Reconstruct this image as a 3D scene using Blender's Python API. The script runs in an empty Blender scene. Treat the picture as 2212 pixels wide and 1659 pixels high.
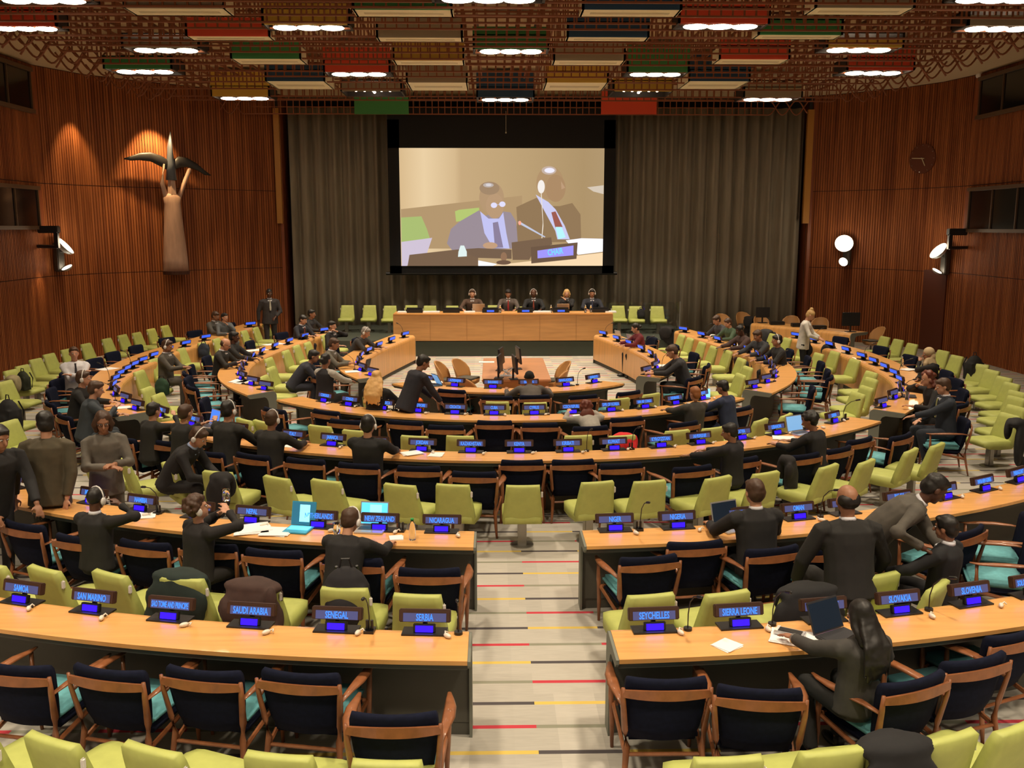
import bpy, bmesh, math, random
import numpy as np
from mathutils import Vector, Matrix, Euler
random.seed(7)
S=bpy.context.scene; COL=S.collection
R=math.radians
# ---------------------------------------------------------------- camera
FPX=2020.0; HZN=490.0; EYE=Vector((-0.45,0,3.52))
PITCH=math.atan((829.5-HZN)/FPX); YAW=math.atan(41/FPX)
cd=bpy.data.cameras.new('camera'); cam=bpy.data.objects.new('camera',cd); COL.objects.link(cam)
cd.sensor_width=36; cd.lens=36*FPX/2212; cd.clip_end=200
cam.location=EYE; cam.rotation_euler=(R(90)-PITCH,0,-YAW); S.camera=cam
FW=Vector((math.sin(YAW)*math.cos(PITCH),math.cos(YAW)*math.cos(PITCH),-math.sin(PITCH)))
RT=Vector((math.cos(YAW),-math.sin(YAW),0)); UP=RT.cross(FW)
def ray(px,py): return FW+RT*((px-1106)/FPX)-UP*((py-829.5)/FPX)
def gz(px,py,z=0.0):          # point of the room at height z that the photo shows at px,py
    d=ray(px,py); return EYE+d*((z-EYE.z)/d.z)
def gy(px,py,Y):
    d=ray(px,py); return EYE+d*((Y-EYE.y)/d.y)
# ---------------------------------------------------------------- world, view
w=bpy.data.worlds.new('world'); S.world=w; w.use_nodes=True
w.node_tree.nodes['Background'].inputs[0].default_value=(1.0,.80,.62,1)
w.node_tree.nodes['Background'].inputs[1].default_value=0.30
S.view_settings.view_transform='Standard'; S.view_settings.look='None'
S.view_settings.exposure=0.0; S.view_settings.gamma=1.0; S.view_settings.use_curve_mapping=False
# ---------------------------------------------------------------- ceiling lamps light
def light(name,kind,loc,target,energy,color=(1,.78,.52),**k):
    l=bpy.data.lights.new(name,kind); l.energy=energy; l.color=color
    for a,b in k.items(): setattr(l,a,b)
    o=bpy.data.objects.new(name,l); COL.objects.link(o); o.location=loc
    d=Vector(target)-Vector(loc); o.rotation_euler=d.to_track_quat('-Z','Y').to_euler(); return o
LAMPS=[]
for y,xs in ((1.5,(-6,-2,2,6)),(5.5,(-6.2,-2.2,2.0,6.0)),(10.5,(-6.4,-2.3,2.1,6.2)),(15.5,(-6.6,-2.4,2.2,6.4)),(20.2,(-6.4,-2.3,2.2,6.6)),(25,(-5.4,-2.4,.2,2.6,5.6))):
    for x in xs: LAMPS.append((x,y))
for x,y in LAMPS:
    e=900 if y<8 else (760 if y<18 else 760)
    light('ceiling_spot_light','SPOT',(x,y,6.62),(x*1.02-.15,y+.3,0),e,(1,.84,.62),spot_size=R(105),spot_blend=.9,shadow_soft_size=.25)
# ---------------------------------------------------------------- materials
def nt(name):
    m=bpy.data.materials.new(name); m.use_nodes=True; n=m.node_tree; return m,n,n.nodes,n.links,n.nodes['Principled BSDF']
MC={}
def mat(name,col,rough=.6,metal=0,emit=None,es=0,noise=0,nscale=8,coat=0,alpha=None,trans=0,spec=None,stretch=None):
    if name in MC: return MC[name]
    m,n,N,L,b=nt(name)
    b.inputs['Base Color'].default_value=(*col,1); b.inputs['Roughness'].default_value=rough; b.inputs['Metallic'].default_value=metal
    if coat: b.inputs['Coat Weight'].default_value=coat
    if trans: b.inputs['Transmission Weight'].default_value=trans
    if spec is not None: b.inputs['Specular IOR Level'].default_value=spec
    if emit: b.inputs['Emission Color'].default_value=(*emit,1); b.inputs['Emission Strength'].default_value=es
    if noise:
        tc=N.new('ShaderNodeTexCoord'); mp=N.new('ShaderNodeMapping'); t=N.new('ShaderNodeTexNoise'); t.inputs['Scale'].default_value=nscale; t.inputs['Detail'].default_value=4
        if stretch: mp.inputs['Scale'].default_value=stretch
        cr=N.new('ShaderNodeValToRGB'); a=1-noise; c=1+noise
        cr.color_ramp.elements[0].position=.3; cr.color_ramp.elements[1].position=.7
        cr.color_ramp.elements[0].color=(col[0]*a,col[1]*a,col[2]*a,1); cr.color_ramp.elements[1].color=(min(1,col[0]*c),min(1,col[1]*c),min(1,col[2]*c),1)
        L.new(tc.outputs['Object'],mp.inputs[0]); L.new(mp.outputs[0],t.inputs[0]); L.new(t.outputs[0],cr.inputs[0]); L.new(cr.outputs[0],b.inputs['Base Color'])
    MC[name]=m; return m
wood_top=mat('oak_worktop',(.72,.365,.115),.34,noise=.13,nscale=1.3,stretch=(1,14,1),coat=.15)
wood_front=mat('oak_panel',(.58,.30,.11),.4,noise=.12,nscale=1.2,stretch=(1,1,12))
walnut=mat('walnut_frame',(.25,.09,.035),.38,noise=.2,nscale=14,coat=.2)
grey_panel=mat('dark_grey_panel',(.085,.08,.065),.7)
grey_cap=mat('grey_green_end_cap',(.17,.18,.15),.6)
navy=mat('navy_upholstery',(.006,.008,.022),.9,noise=.2,nscale=30,spec=.15)
teal=mat('teal_upholstery',(.13,.40,.45),.8,noise=.1,nscale=25)
lime=mat('lime_upholstery',(.43,.47,.125),.6,noise=.06,nscale=12)
lime_back=mat('lime_shell_back',(.42,.42,.09),.55,noise=.05,nscale=12)
steel=mat('brushed_steel',(.35,.34,.31),.35,.8)
white_pl=mat('white_plastic',(.75,.72,.68),.4)
black_pl=mat('black_plastic',(.012,.012,.013),.4)
brown_pl=mat('dark_brown_housing',(.05,.022,.014),.5)
paper=mat('white_paper',(.86,.85,.84),.7)
redwood=mat('mahogany_boards',(.22,.058,.018),.5,noise=.35,nscale=2.2,stretch=(6,6,.4))
redwood_dark=mat('mahogany_groove',(.05,.013,.005),.8)
gold=mat('golden_oak_trim',(.42,.19,.03),.5)
cream=mat('cream_plaster',(.55,.42,.26),.85)
cur=mat('taupe_curtain',(.25,.22,.165),.95,noise=.15,nscale=3,stretch=(3,3,.3))
lat=mat('brown_lattice',(.25,.08,.03),.6)
blk=mat('black_masking_cloth',(.008,.008,.009),.95)
blue_dim=mat('blue_panel_display',(.03,.03,.05),.4,emit=(.075,.085,.24),es=.8)
letter=mat('light_blue_letters',(.01,.02,.05),.4,emit=(.045,.24,1.0),es=1.5)
blue_scr=mat('deep_blue_screen',(.01,.0,.4),.3,emit=(.02,.004,1.0),es=2.2)
blue_pub=mat('blue_public_display',(.03,.1,.5),.3,emit=(.03,.09,.75),es=1.25)
glass=mat('clear_glass',(.85,.9,.88),.03,trans=1.0)
tan=mat('tan_wood_shell',(.52,.26,.09),.4)
chrome=mat('chrome',(.7,.7,.7),.12,1)
# ---------------------------------------------------------------- mesh builder
class MB:
    def __init__(s): s.v=[]; s.f=[]; s.m=[]
    def add(s,vs,fs,m=0):
        o=len(s.v); s.v.extend([tuple(p) for p in vs]); s.f.extend([tuple(i+o for i in f) for f in fs]); s.m.extend([m]*len(fs)); return s
    def box(s,c,d,rot=None,m=0,taper=1.0):
        x,y,z=[a/2 for a in d]; P=[Vector((i*x*(taper if k>0 else 1),j*y*(taper if k>0 else 1),k*z)) for k in(-1,1) for j in(-1,1) for i in(-1,1)]
        if rot is not None: P=[rot@p for p in P]
        return s.add([p+Vector(c) for p in P],[(0,2,3,1),(4,5,7,6),(0,1,5,4),(2,6,7,3),(0,4,6,2),(1,3,7,5)],m)
    def loft(s,rings,m=0,cap=True):
        n=len(rings[0]); vs=[p for r in rings for p in r]; fs=[]
        for k in range(len(rings)-1):
            for i in range(n): j=(i+1)%n; fs.append((k*n+i,k*n+j,(k+1)*n+j,(k+1)*n+i))
        if cap: fs.append(tuple(range(n-1,-1,-1))); fs.append(tuple((len(rings)-1)*n+i for i in range(n)))
        return s.add(vs,fs,m)
    def tube(s,pts,rad,n=8,m=0,flat=1.0,ball=False,up=(0,0,1)):
        pts=[Vector(p) for p in pts]
        if not hasattr(rad,'__len__'): rad=[rad]*len(pts)
        rad=list(rad)
        if ball:
            d0=(pts[0]-pts[1]).normalized(); d1=(pts[-1]-pts[-2]).normalized(); r0,r1=rad[0],rad[-1]
            pts=[pts[0]+d0*r0*.98,pts[0]+d0*r0*.7]+pts+[pts[-1]+d1*r1*.7,pts[-1]+d1*r1*.98]
            rad=[r0*.2,r0*.7]+rad+[r1*.7,r1*.2]
        rings=[]
        for i,p in enumerate(pts):
            t=(pts[min(i+1,len(pts)-1)]-pts[max(i-1,0)]).normalized()
            u=Vector(up); u=(u-t*u.dot(t)); 
            if u.length<1e-3: u=Vector((0,1,0))-t*t.y
            u.normalize(); v=t.cross(u)
            rings.append([p+(v*math.cos(a)+u*math.sin(a)*flat)*rad[i] for a in [2*math.pi*q/n for q in range(n)]])
        return s.loft(rings,m)
    def ell(s,c,r,rot=None,m=0,nu=12,nv=8):
        vs=[];c=Vector(c)
        for j in range(1,nv):
            t=math.pi*j/nv
            for i in range(nu):
                a=2*math.pi*i/nu; vs.append(Vector((r[0]*math.sin(t)*math.cos(a),r[1]*math.sin(t)*math.sin(a),r[2]*math.cos(t))))
        vs.append(Vector((0,0,r[2]))); vs.append(Vector((0,0,-r[2])))
        if rot is not None: vs=[rot@p for p in vs]
        vs=[p+c for p in vs]; T=len(vs)-2; B=T+1; fs=[]
        for j in range(nv-2):
            for i in range(nu): k=(i+1)%nu; fs.append((j*nu+i,(j+1)*nu+i,(j+1)*nu+k,j*nu+k))
        for i in range(nu):
            k=(i+1)%nu; fs.append((T,i,k)); fs.append((B,(nv-2)*nu+k,(nv-2)*nu+i))
        return s.add(vs,fs,m)
    def prism(s,poly,a,b,axis='z',m=0):
        n=len(poly)
        def P(p,h): return {'z':(p[0],p[1],h),'y':(p[0],h,p[1]),'x':(h,p[0],p[1])}[axis]
        vs=[P(p,a) for p in poly]+[P(p,b) for p in poly]
        fs=[tuple(range(n-1,-1,-1)),tuple(range(n,2*n))]+[(i,(i+1)%n,n+(i+1)%n,n+i) for i in range(n)]
        return s.add(vs,fs,m)
    def build(s,name,mats,parent=None,smooth=False,bev=0,sub=0,label=None):
        me=bpy.data.meshes.new(name); me.from_pydata(s.v,[],s.f)
        if not isinstance(mats,(list,tuple)): mats=[mats]
        for q in mats: me.materials.append(q)
        if len(mats)>1: me.polygons.foreach_set('material_index',s.m)
        bm=bmesh.new(); bm.from_mesh(me); bmesh.ops.recalc_face_normals(bm,faces=bm.faces)
        if bev: 
            bmesh.ops.remove_doubles(bm,verts=bm.verts,dist=1e-5)
            bmesh.ops.bevel(bm,geom=[e for e in bm.edges if len(e.link_faces)==2 and e.calc_face_angle(0)>.6],offset=bev,segments=2,affect='EDGES',clamp_overlap=True)
        if sub:
            for _ in range(sub): pass
        bm.to_mesh(me); bm.free()
        if smooth: me.polygons.foreach_set('use_smooth',[True]*len(me.polygons))
        return link(name,me,parent,label)
def link(name,me,parent=None,label=None):
    o=bpy.data.objects.new(name,me); COL.objects.link(o)
    if parent: o.parent=parent
    if label: o['label']=label
    return o
def tag(o,label,cat,group=None,kind=None):
    if label: o['label']=label
    if cat: o['category']=cat
    if group: o['group']=group
    if kind: o['kind']=kind
    return o
def thing(name,label,cat,loc=(0,0,0),rz=0,group=None):
    o=bpy.data.objects.new(name,None); COL.objects.link(o); o.empty_display_size=.1
    o.location=loc; o.rotation_euler=(0,0,rz); return tag(o,label,cat,group)
def dup(root,loc,rz,label,group=None,cat=None):
    c=root.copy(); COL.objects.link(c); c.location=loc; c.rotation_euler=(0,0,rz); c['label']=label
    if group: c['group']=group
    for ch in KIDS(root):
        d=ch.copy(); COL.objects.link(d); d.parent=c
        for g in KIDS(ch):
            e=g.copy(); COL.objects.link(e); e.parent=d
    return c
KC={}
def KIDS(o):
    if o.name not in KC: KC[o.name]=list(o.children)
    return KC[o.name]
def struct(mb,name,mats,**k):
    o=mb.build(name,mats,**k); o['kind']='structure'; return o
TS=bpy.data.scenes.new('workbench')
def DG():
    vl=TS.view_layers[0]; vl.update(); return vl.depsgraph
def remesh(mb,name,m,vox,parent=None,smooth_it=3,label=None,disp=0):
    me=bpy.data.meshes.new('t'); me.from_pydata(mb.v,[],mb.f)
    bm=bmesh.new(); bm.from_mesh(me); bmesh.ops.recalc_face_normals(bm,faces=bm.faces); bm.to_mesh(me); bm.free()
    o=bpy.data.objects.new('t',me); TS.collection.objects.link(o)
    r=o.modifiers.new('r','REMESH'); r.mode='VOXEL'; r.voxel_size=vox
    if disp:
        tx=bpy.data.textures.get('lumps') or bpy.data.textures.new('lumps','CLOUDS'); tx.noise_scale=.07
        d=o.modifiers.new('d','DISPLACE'); d.texture=tx; d.strength=disp; d.mid_level=.35; d.texture_coords='GLOBAL'
    if smooth_it: q=o.modifiers.new('s','SMOOTH'); q.factor=.5; q.iterations=smooth_it
    dg=DG(); ev=o.evaluated_get(dg); nm=bpy.data.meshes.new_from_object(ev)
    bpy.data.objects.remove(o); bpy.data.meshes.remove(me)
    nm.name=name; nm.materials.clear(); nm.materials.append(m); nm.polygons.foreach_set('use_smooth',[True]*len(nm.polygons))
    return link(name,nm,parent,label)
C0=Vector((-.15,18.4,0))
def pol(r,a,z=0):            # a in degrees, 0 = towards the viewer, positive = right
    return Vector((C0.x+r*math.sin(R(a)),C0.y-r*math.cos(R(a)),z))
def ang(p): d=Vector(p)-C0; return math.degrees(math.atan2(d.x,-d.y))
def rz_to(p,q):              # rotation that turns local +Y from p towards q
    d=Vector(q)-Vector(p); return math.atan2(-d.x,d.y)
# ================================================================ ROOM SHELL
m,n,N,L,b=nt('striped_carpet')
tc=N.new('ShaderNodeTexCoord'); sx=N.new('ShaderNodeSeparateXYZ'); L.new(tc.outputs['Object'],sx.inputs[0])
def M(op,a,b_=None,c=None):
    q=N.new('ShaderNodeMath'); q.operation=op
    for i,v in enumerate((a,b_,c)):
        if v is None: continue
        if isinstance(v,(int,float)): q.inputs[i].default_value=v
        else: L.new(v,q.inputs[i])
    return q.outputs[0]
u=M('FLOOR',M('DIVIDE',M('ADD',sx.outputs[0],.15),.62))
yk=M('DIVIDE',M('SUBTRACT',sx.outputs[1],.193),.3325)
k=M('FLOOR',M('ADD',yk,.5))
fr=M('ABSOLUTE',M('SUBTRACT',yk,k))
mask=M('LESS_THAN',fr,.068)
idx=M('FLOORED_MODULO',M('ADD',k,M('MULTIPLY',u,2)),4)
cr=N.new('ShaderNodeValToRGB'); cr.color_ramp.interpolation='CONSTANT'
e=cr.color_ramp.elements; e[0].position=0; e[0].color=(.50,.04,.06,1); e[1].position=.25; e[1].color=(.07,.06,.065,1)
a=e.new(.5); a.color=(.24,.24,.18,1); a=e.new(.75); a.color=(.62,.45,.10,1)
L.new(M('DIVIDE',M('ADD',idx,.5),4),cr.inputs[0])
wn=N.new('ShaderNodeTexWhiteNoise'); cb=N.new('ShaderNodeCombineXYZ'); L.new(M('FLOOR',M('DIVIDE',sx.outputs[0],.31)),cb.inputs[0]); L.new(M('FLOOR',M('ADD',M('DIVIDE',sx.outputs[1],1.33),M('MULTIPLY',u,.25))),cb.inputs[1]); L.new(cb.outputs[0],wn.inputs[0])
ns=N.new('ShaderNodeTexNoise'); ns.inputs['Scale'].default_value=40; mpn=N.new('ShaderNodeMapping'); mpn.inputs['Scale'].default_value=(.15,1,1); L.new(tc.outputs['Object'],mpn.inputs[0]); L.new(mpn.outputs[0],ns.inputs[0])
val=M('ADD',M('MULTIPLY',wn.outputs[0],.16),M('MULTIPLY',ns.outputs[0],.25)); val=M('ADD',val,.72)
bc=N.new('ShaderNodeMix'); bc.data_type='RGBA'; bc.blend_type='MULTIPLY'; bc.inputs[0].default_value=1; bc.inputs[6].default_value=(.46,.435,.385,1); L.new(val,bc.inputs[7])
fm=N.new('ShaderNodeMix'); fm.data_type='RGBA'; L.new(mask,fm.inputs[0]); L.new(bc.outputs[2],fm.inputs[6]); L.new(cr.outputs[0],fm.inputs[7]); L.new(fm.outputs[2],b.inputs['Base Color']); b.inputs['Roughness'].default_value=.95
carpet=m
struct(MB().box((0,15,-.05),(30,34,.1)),'floor',carpet)
ZC=7.5
# left wall: plan polyline, boarded with vertical slats
LW=[(-11.9,-1),(-11.9,24.5),(-11.3,25.9),(-10.3,27.0),(-8.8,28.3),(-7.0,29.75)]
RW=[(12.4,-1),(12.4,25.5),(12.1,26.8),(11.4,28.0),(10.4,29.0),(9.45,29.75)]
def slats(P,side):
    g=MB(); W=MB()
    pts=[Vector((x,y,0)) for x,y in P]
    for a,b_ in zip(pts,pts[1:]):
        d=(b_-a); Ln=d.length; d.normalize(); nrm=Vector((d.y,-d.x,0))*(1 if side=='l' else -1)
        c=(a+b_)/2-nrm*.15; rot=Matrix.Rotation(math.atan2(d.y,d.x),3,'Z')
        W.box((c.x,c.y,ZC/2),(Ln+.05,.3,ZC),rot,m=1)
        if b_.y<9: continue
        nn=int(Ln/.075)
        for i in range(nn):
            p=a+d*(Ln*(i+.5)/nn)
            if p.y<11: continue
            for z0,z1 in ((0,2.25),(2.27,4.6),(4.62,ZC-.02)):
                W.box((p.x+nrm.x*.012,p.y+nrm.y*.012,(z0+z1)/2),(Ln/nn*.74,.024,z1-z0),rot,m=0)
    return W
def wallmat():
    m,n,N,L,b=nt('boarded_mahogany'); tc=N.new('ShaderNodeTexCoord'); mp=N.new('ShaderNodeMapping'); mp.inputs['Scale'].default_value=(3.3,3.3,.13)
    t=N.new('ShaderNodeTexNoise'); t.inputs['Scale'].default_value=2.2; t.inputs['Detail'].default_value=6; cr=N.new('ShaderNodeValToRGB')
    cr.color_ramp.elements[0].position=.34; cr.color_ramp.elements[0].color=(.17,.045,.013,1); cr.color_ramp.elements[1].position=.68; cr.color_ramp.elements[1].color=(.37,.12,.036,1)
    L.new(tc.outputs['Object'],mp.inputs[0]); L.new(mp.outputs[0],t.inputs[0]); L.new(t.outputs[0],cr.inputs[0]); L.new(cr.outputs[0],b.inputs['Base Color']); b.inputs['Roughness'].default_value=.68; b.inputs['Specular IOR Level'].default_value=.22; return m
bm_=wallmat()
struct(slats(LW,'l'),'wall_left',[bm_,redwood_dark])
struct(slats(RW,'r'),'wall_right',[bm_,redwood_dark])
struct(MB().box((1.2,31.0,ZC/2),(24,.2,ZC)),'wall_back',mat('dark_back_wall',(.03,.028,.025),.9))
struct(MB().box((0.2,15,ZC+.1),(27,34,.2)),'ceiling',cream)
# wall ends beside the curtain
struct(MB().box((-6.98,30.1,ZC/2),(.1,1.0,ZC)),'trim_1',redwood)
struct(MB().box((9.50,30.1,ZC/2),(.1,1.0,ZC)),'trim_2',redwood)
struct(MB().box((-7.03,29.55,5.35),(.17,.12,3.45)).box((-7.03,29.57,7.3),(.1,.06,1.0),m=1),'trim_3',[gold,black_pl])
struct(MB().box((9.36,29.6,5.35),(.19,.12,3.45)).box((9.36,29.62,7.3),(.1,.06,1.0),m=1),'trim_4',[gold,black_pl])
# interpreters' booth windows, two on each side wall
dkglass=mat('dark_booth_glass',(.006,.007,.008),.12,spec=.6); frame_m=mat('bronze_window_frame',(.10,.055,.025),.5)
def booth(i,x,side,y0,y1,z0,z1):
    s=1 if side=='l' else -1
    t=thing('window_%d'%i,None,None,(x+s*.03,0,0)); t['kind']='structure'
    MB().box((0,(y0+y1)/2,(z0+z1)/2),(.04,y1-y0,z1-z0)).build('pane',dkglass,t)
    f=MB()
    for z in (z0,z1): f.box((s*.03,(y0+y1)/2,z),(.12,y1-y0+.1,.09))
    nn=int((y1-y0)/1.15)
    for q in range(nn+1): f.box((s*.03,y0+(y1-y0)*q/nn,(z0+z1)/2),(.05,.035,z1-z0))
    f.build('window_frame',frame_m,t)
    r=MB().box((s*.0,y1+.10,(z0+z1)/2),(.10,.2,z1-z0+.1)).build('reveal',redwood,t)
booth(1,-11.85,'l',9,24.1,6.33,7.32); booth(2,-11.85,'l',9,24.0,3.50,4.47)
booth(3,12.35,'r',9,25.1,6.35,7.32); booth(4,12.35,'r',9,25.2,3.42,4.5)
# dais
st=MB().box((-.05,28.0,.21),(10.6,4.6,.42)); struct(st,'trim_5',mat('green_grey_riser',(.05,.06,.045),.85))
# ================================================================ CURTAIN AND SCREEN
cv=MB(); x0,x1=-6.75,9.3; n_=900; top=[];bot=[]
def cy(x,z): 
    p=x/.44*2*math.pi+.5*math.sin(x*1.7); return 29.95+.11*math.sin(p)+.035*math.sin(2.1*p+1.3)*(.5+.5*(z>3))
for z in (0.02,2.0,4.5,7.15):
    top.append([(x0+(x1-x0)*i/n_,cy(x0+(x1-x0)*i/n_,z),z) for i in range(n_+1)])
vs=[p for r_ in top for p in r_]; fs=[]
for j in range(3):
    for i in range(n_): a=j*(n_+1)+i; fs.append((a,a+1,a+n_+2,a+n_+1))
cv.add(vs,fs); o=cv.build('curtain',cur,smooth=True); so=o.modifiers.new('thick','SOLIDIFY'); so.thickness=.012
tag(o,'full width pleated taupe curtain hanging behind the projection screen','curtain')
t=thing('projection_screen','large projection screen with wide black masking hanging before the taupe curtain','screen',(0,29.0,0))
X0,X1,Z0,Z1=-3.27,2.94,2.335,5.865
h=MB(); 
h.box((-.17,.12,6.45),(6.88,.1,1.17)).box((-.17,.12,2.22),(6.9,.1,.23)).box((X0-.17,.12,4.4),(.36,.1,4.6)).box((X1+.17,.12,4.4),(.36,.1,4.6)).box((-.17,.18,4.4),(6.6,.04,4.4))
h.build('masking_frame',blk,t)
MB().tube([(-3.75,.12,2.1),(3.4,.12,2.1)],.05,8).build('bottom_bar',black_pl,t)
for x_ in (-2.8,2.4): MB().tube([(x_,.12,6.9),(x_,.12,ZC)],.02,8).build('hanging_rod',black_pl,t)
def em(name,c,s=1.25): return mat(name,(0,0,0),.9,emit=c,es=s,spec=0)
m,n,N,L,b=nt('projected_background'); tc=N.new('ShaderNodeTexCoord'); s_=N.new('ShaderNodeSeparateXYZ'); L.new(tc.outputs['Object'],s_.inputs[0])
cr=N.new('ShaderNodeValToRGB'); mr=N.new('ShaderNodeMapRange'); mr.inputs[1].default_value=X0; mr.inputs[2].default_value=X1; L.new(s_.outputs[0],mr.inputs[0]); L.new(mr.outputs[0],cr.inputs[0])
E_=cr.color_ramp.elements; E_[0].position=0; E_[0].color=(.52,.37,.20,1); E_[1].position=1; E_[1].color=(.33,.23,.12,1)
for p,c in ((.12,(.62,.47,.28)),(.27,(.50,.36,.20)),(.30,(.43,.30,.16)),(.5,(.40,.28,.145)),(.9,(.32,.22,.11))): q=E_.new(p); q.color=(*c,1)
L.new(cr.outputs[0],b.inputs['Emission Color']); b.inputs['Emission Strength'].default_value=1.35; b.inputs['Base Color'].default_value=(0,0,0,1); b.inputs['Specular IOR Level'].default_value=0
pic=MB().box(((X0+X1)/2,.05,(Z0+Z1)/2),(X1-X0,.02,Z1-Z0)).build('projected_picture',m,t)
def pp(x,y): return (X0+(x-118)/(2060-118)*(X1-X0), Z1-(y-90)/(1218-90)*(Z1-Z0))
lay=[0.038]
def P(pts,col,name='picture_patch',smooth=0):
    lay[0]-=.0012; q=[pp(*a) for a in pts]
    MB().prism(q,lay[0],lay[0]+.001,'y').build(name,em('projected_%.2f_%.2f_%.2f'%col,col),pic)
def EL(cx,cy_,rx,ry,col,rot=0,name='picture_patch'):
    P([(cx+rx*math.cos(a)*math.cos(rot)-ry*math.sin(a)*math.sin(rot),cy_+rx*math.cos(a)*math.sin(rot)+ry*math.sin(a)*math.cos(rot)) for a in [2*math.pi*i/28 for i in range(28)]],col,name)
P([(125,670),(1280,540),(1280,1050),(125,1050)],(.37,.25,.13))
P([(125,750),(320,738),(370,860),(400,960),(340,985),(125,990)],(.33,.42,.14))
P([(640,690),(680,675),(870,655),(880,760),(650,790)],(.38,.47,.14))
P([(1900,460),(2058,440),(2058,525),(1960,500)],(.55,.47,.38))
# right figure
P([(1225,650),(1330,600),(1420,560),(1500,640),(1640,640),(1760,610),(1840,720),(1850,980),(1200,1000),(1235,800)],(.24,.155,.08))
P([(1410,530),(1480,660),(1600,880),(1620,960),(1740,960),(1690,830),(1600,670),(1530,600)],(.50,.50,.72))
P([(1560,700),(1600,690),(1670,840),(1600,850)],(.28,.09,.07))
P([(1600,840),(1660,840),(1700,940),(1630,960)],(.40,.75,.80))
EL(1545,420,130,160,(.36,.23,.12)); EL(1600,470,95,130,(.34,.21,.11)); EL(1535,300,70,40,(.46,.36,.30)); EL(1540,300,48,24,(.72,.70,.85)); P([(1650,400),(1690,465),(1655,480)],(.42,.27,.16))
EL(1462,455,34,64,(.75,.70,.66)); P([(1458,510),(1466,510),(1485,830),(1475,950),(1467,950),(1478,800)],(.70,.62,.52))
# left figure
P([(600,860),(680,790),(870,680),(900,740),(1090,690),(1170,700),(1225,790),(1240,1000),(1180,1050),(620,1080),(560,1000)],(.27,.22,.25))
P([(880,690),(960,760),(1060,760),(1100,700),(1130,900),(1160,1050),(1000,1040),(920,900)],(.45,.45,.72))
P([(1000,800),(1050,790),(1100,1040),(1020,1040)],(.22,.18,.27))
EL(990,560,118,150,(.38,.25,.14)); EL(1020,640,85,120,(.40,.26,.15)); EL(970,470,95,62,(.30,.20,.12)); EL(960,440,50,22,(.42,.36,.33)); EL(962,438,28,12,(.58,.54,.55))
EL(1012,632,30,26,(.62,.60,.78)); EL(1092,622,30,26,(.62,.60,.78)); P([(1042,626),(1064,622),(1064,628),(1042,632)],(.5,.45,.5))
EL(975,1020,70,32,(.45,.28,.17))
# desk, papers, laptop, bottle, gavel, microphone, name plate
P([(1120,1200),(2058,1090),(2058,1218),(860,1218)],(.78,.58,.36)); P([(860,1165),(1040,1200),(1000,1218),(860,1218)],(.85,.88,1.0))
P([(125,985),(420,945),(370,1090),(170,1218),(125,1218)],(.52,.45,.55)); P([(200,1110),(640,1060),(860,1120),(855,1218),(180,1218)],(.16,.10,.06))
P([(640,1060),(860,1045),(1180,1060),(1180,1150),(860,1140)],(.15,.095,.06))
P([(1700,970),(1850,950),(2058,955),(2058,1080),(1820,1110)],(.85,.85,.98)); P([(1180,990),(1560,940),(1570,1010),(1400,1060),(1350,1160),(1190,1160)],(.16,.10,.06))
P([(690,1020),(725,1020),(750,1080),(750,1125),(665,1130),(670,1080)],(.62,.72,.70)); EL(1105,1130,30,45,(.25,.14,.08)); EL(1103,1185,70,22,(.14,.08,.05))
P([(1240,790),(1262,790),(1505,935),(1495,942),(1255,812)],(.45,.48,.60)); EL(1258,802,14,20,(.9,.35,.25))
P([(1365,1035),(1815,990),(1805,1150),(1370,1195)],(.13,.08,.05)); P([(1428,1070),(1775,1020),(1775,1115),(1430,1145)],(.30,.26,.80))
TXT={}
def text_mesh(s,size=.1,ext=.002,sx=.8):
    key=(s,size,sx)
    if key in TXT: return TXT[key]
    c=bpy.data.curves.new('t','FONT'); c.body=s; c.size=size; c.align_x='CENTER'; c.align_y='CENTER'; c.extrude=ext; c.offset=size*.018; c.resolution_u=2
    o=bpy.data.objects.new('t',c); TS.collection.objects.link(o); me=bpy.data.meshes.new_from_object(o.evaluated_get(DG())); bpy.data.objects.remove(o)
    me.transform(Matrix.Rotation(R(90),4,'X')@Matrix.Diagonal((sx,1,1,1))); TXT[key]=me; me.name='lettering'; return me
me=text_mesh('CHAIR',.26,.001,.62).copy(); me.materials.clear(); me.materials.append(em('projected_cyan',(.15,.65,1.0)))
o=link('picture_lettering',me,pic); a_=pp(1600,1083); o.location=(a_[0],lay[0]-.004,a_[1]); o.rotation_euler=(0,R(-8),0)
# hanging cord with plumb tip in front of the screen
MB().tube([(-.05,28.6,6.9),(-.05,28.6,6.3)],.006,6).ell((-.05,28.6,6.28),(.02,.02,.03)).build('hanging_cord',mat('pale_cord',(.5,.45,.3),.6)); tag(bpy.data.objects['hanging_cord'],'thin pale cord hanging from the ceiling before the black screen masking','cord')
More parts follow.
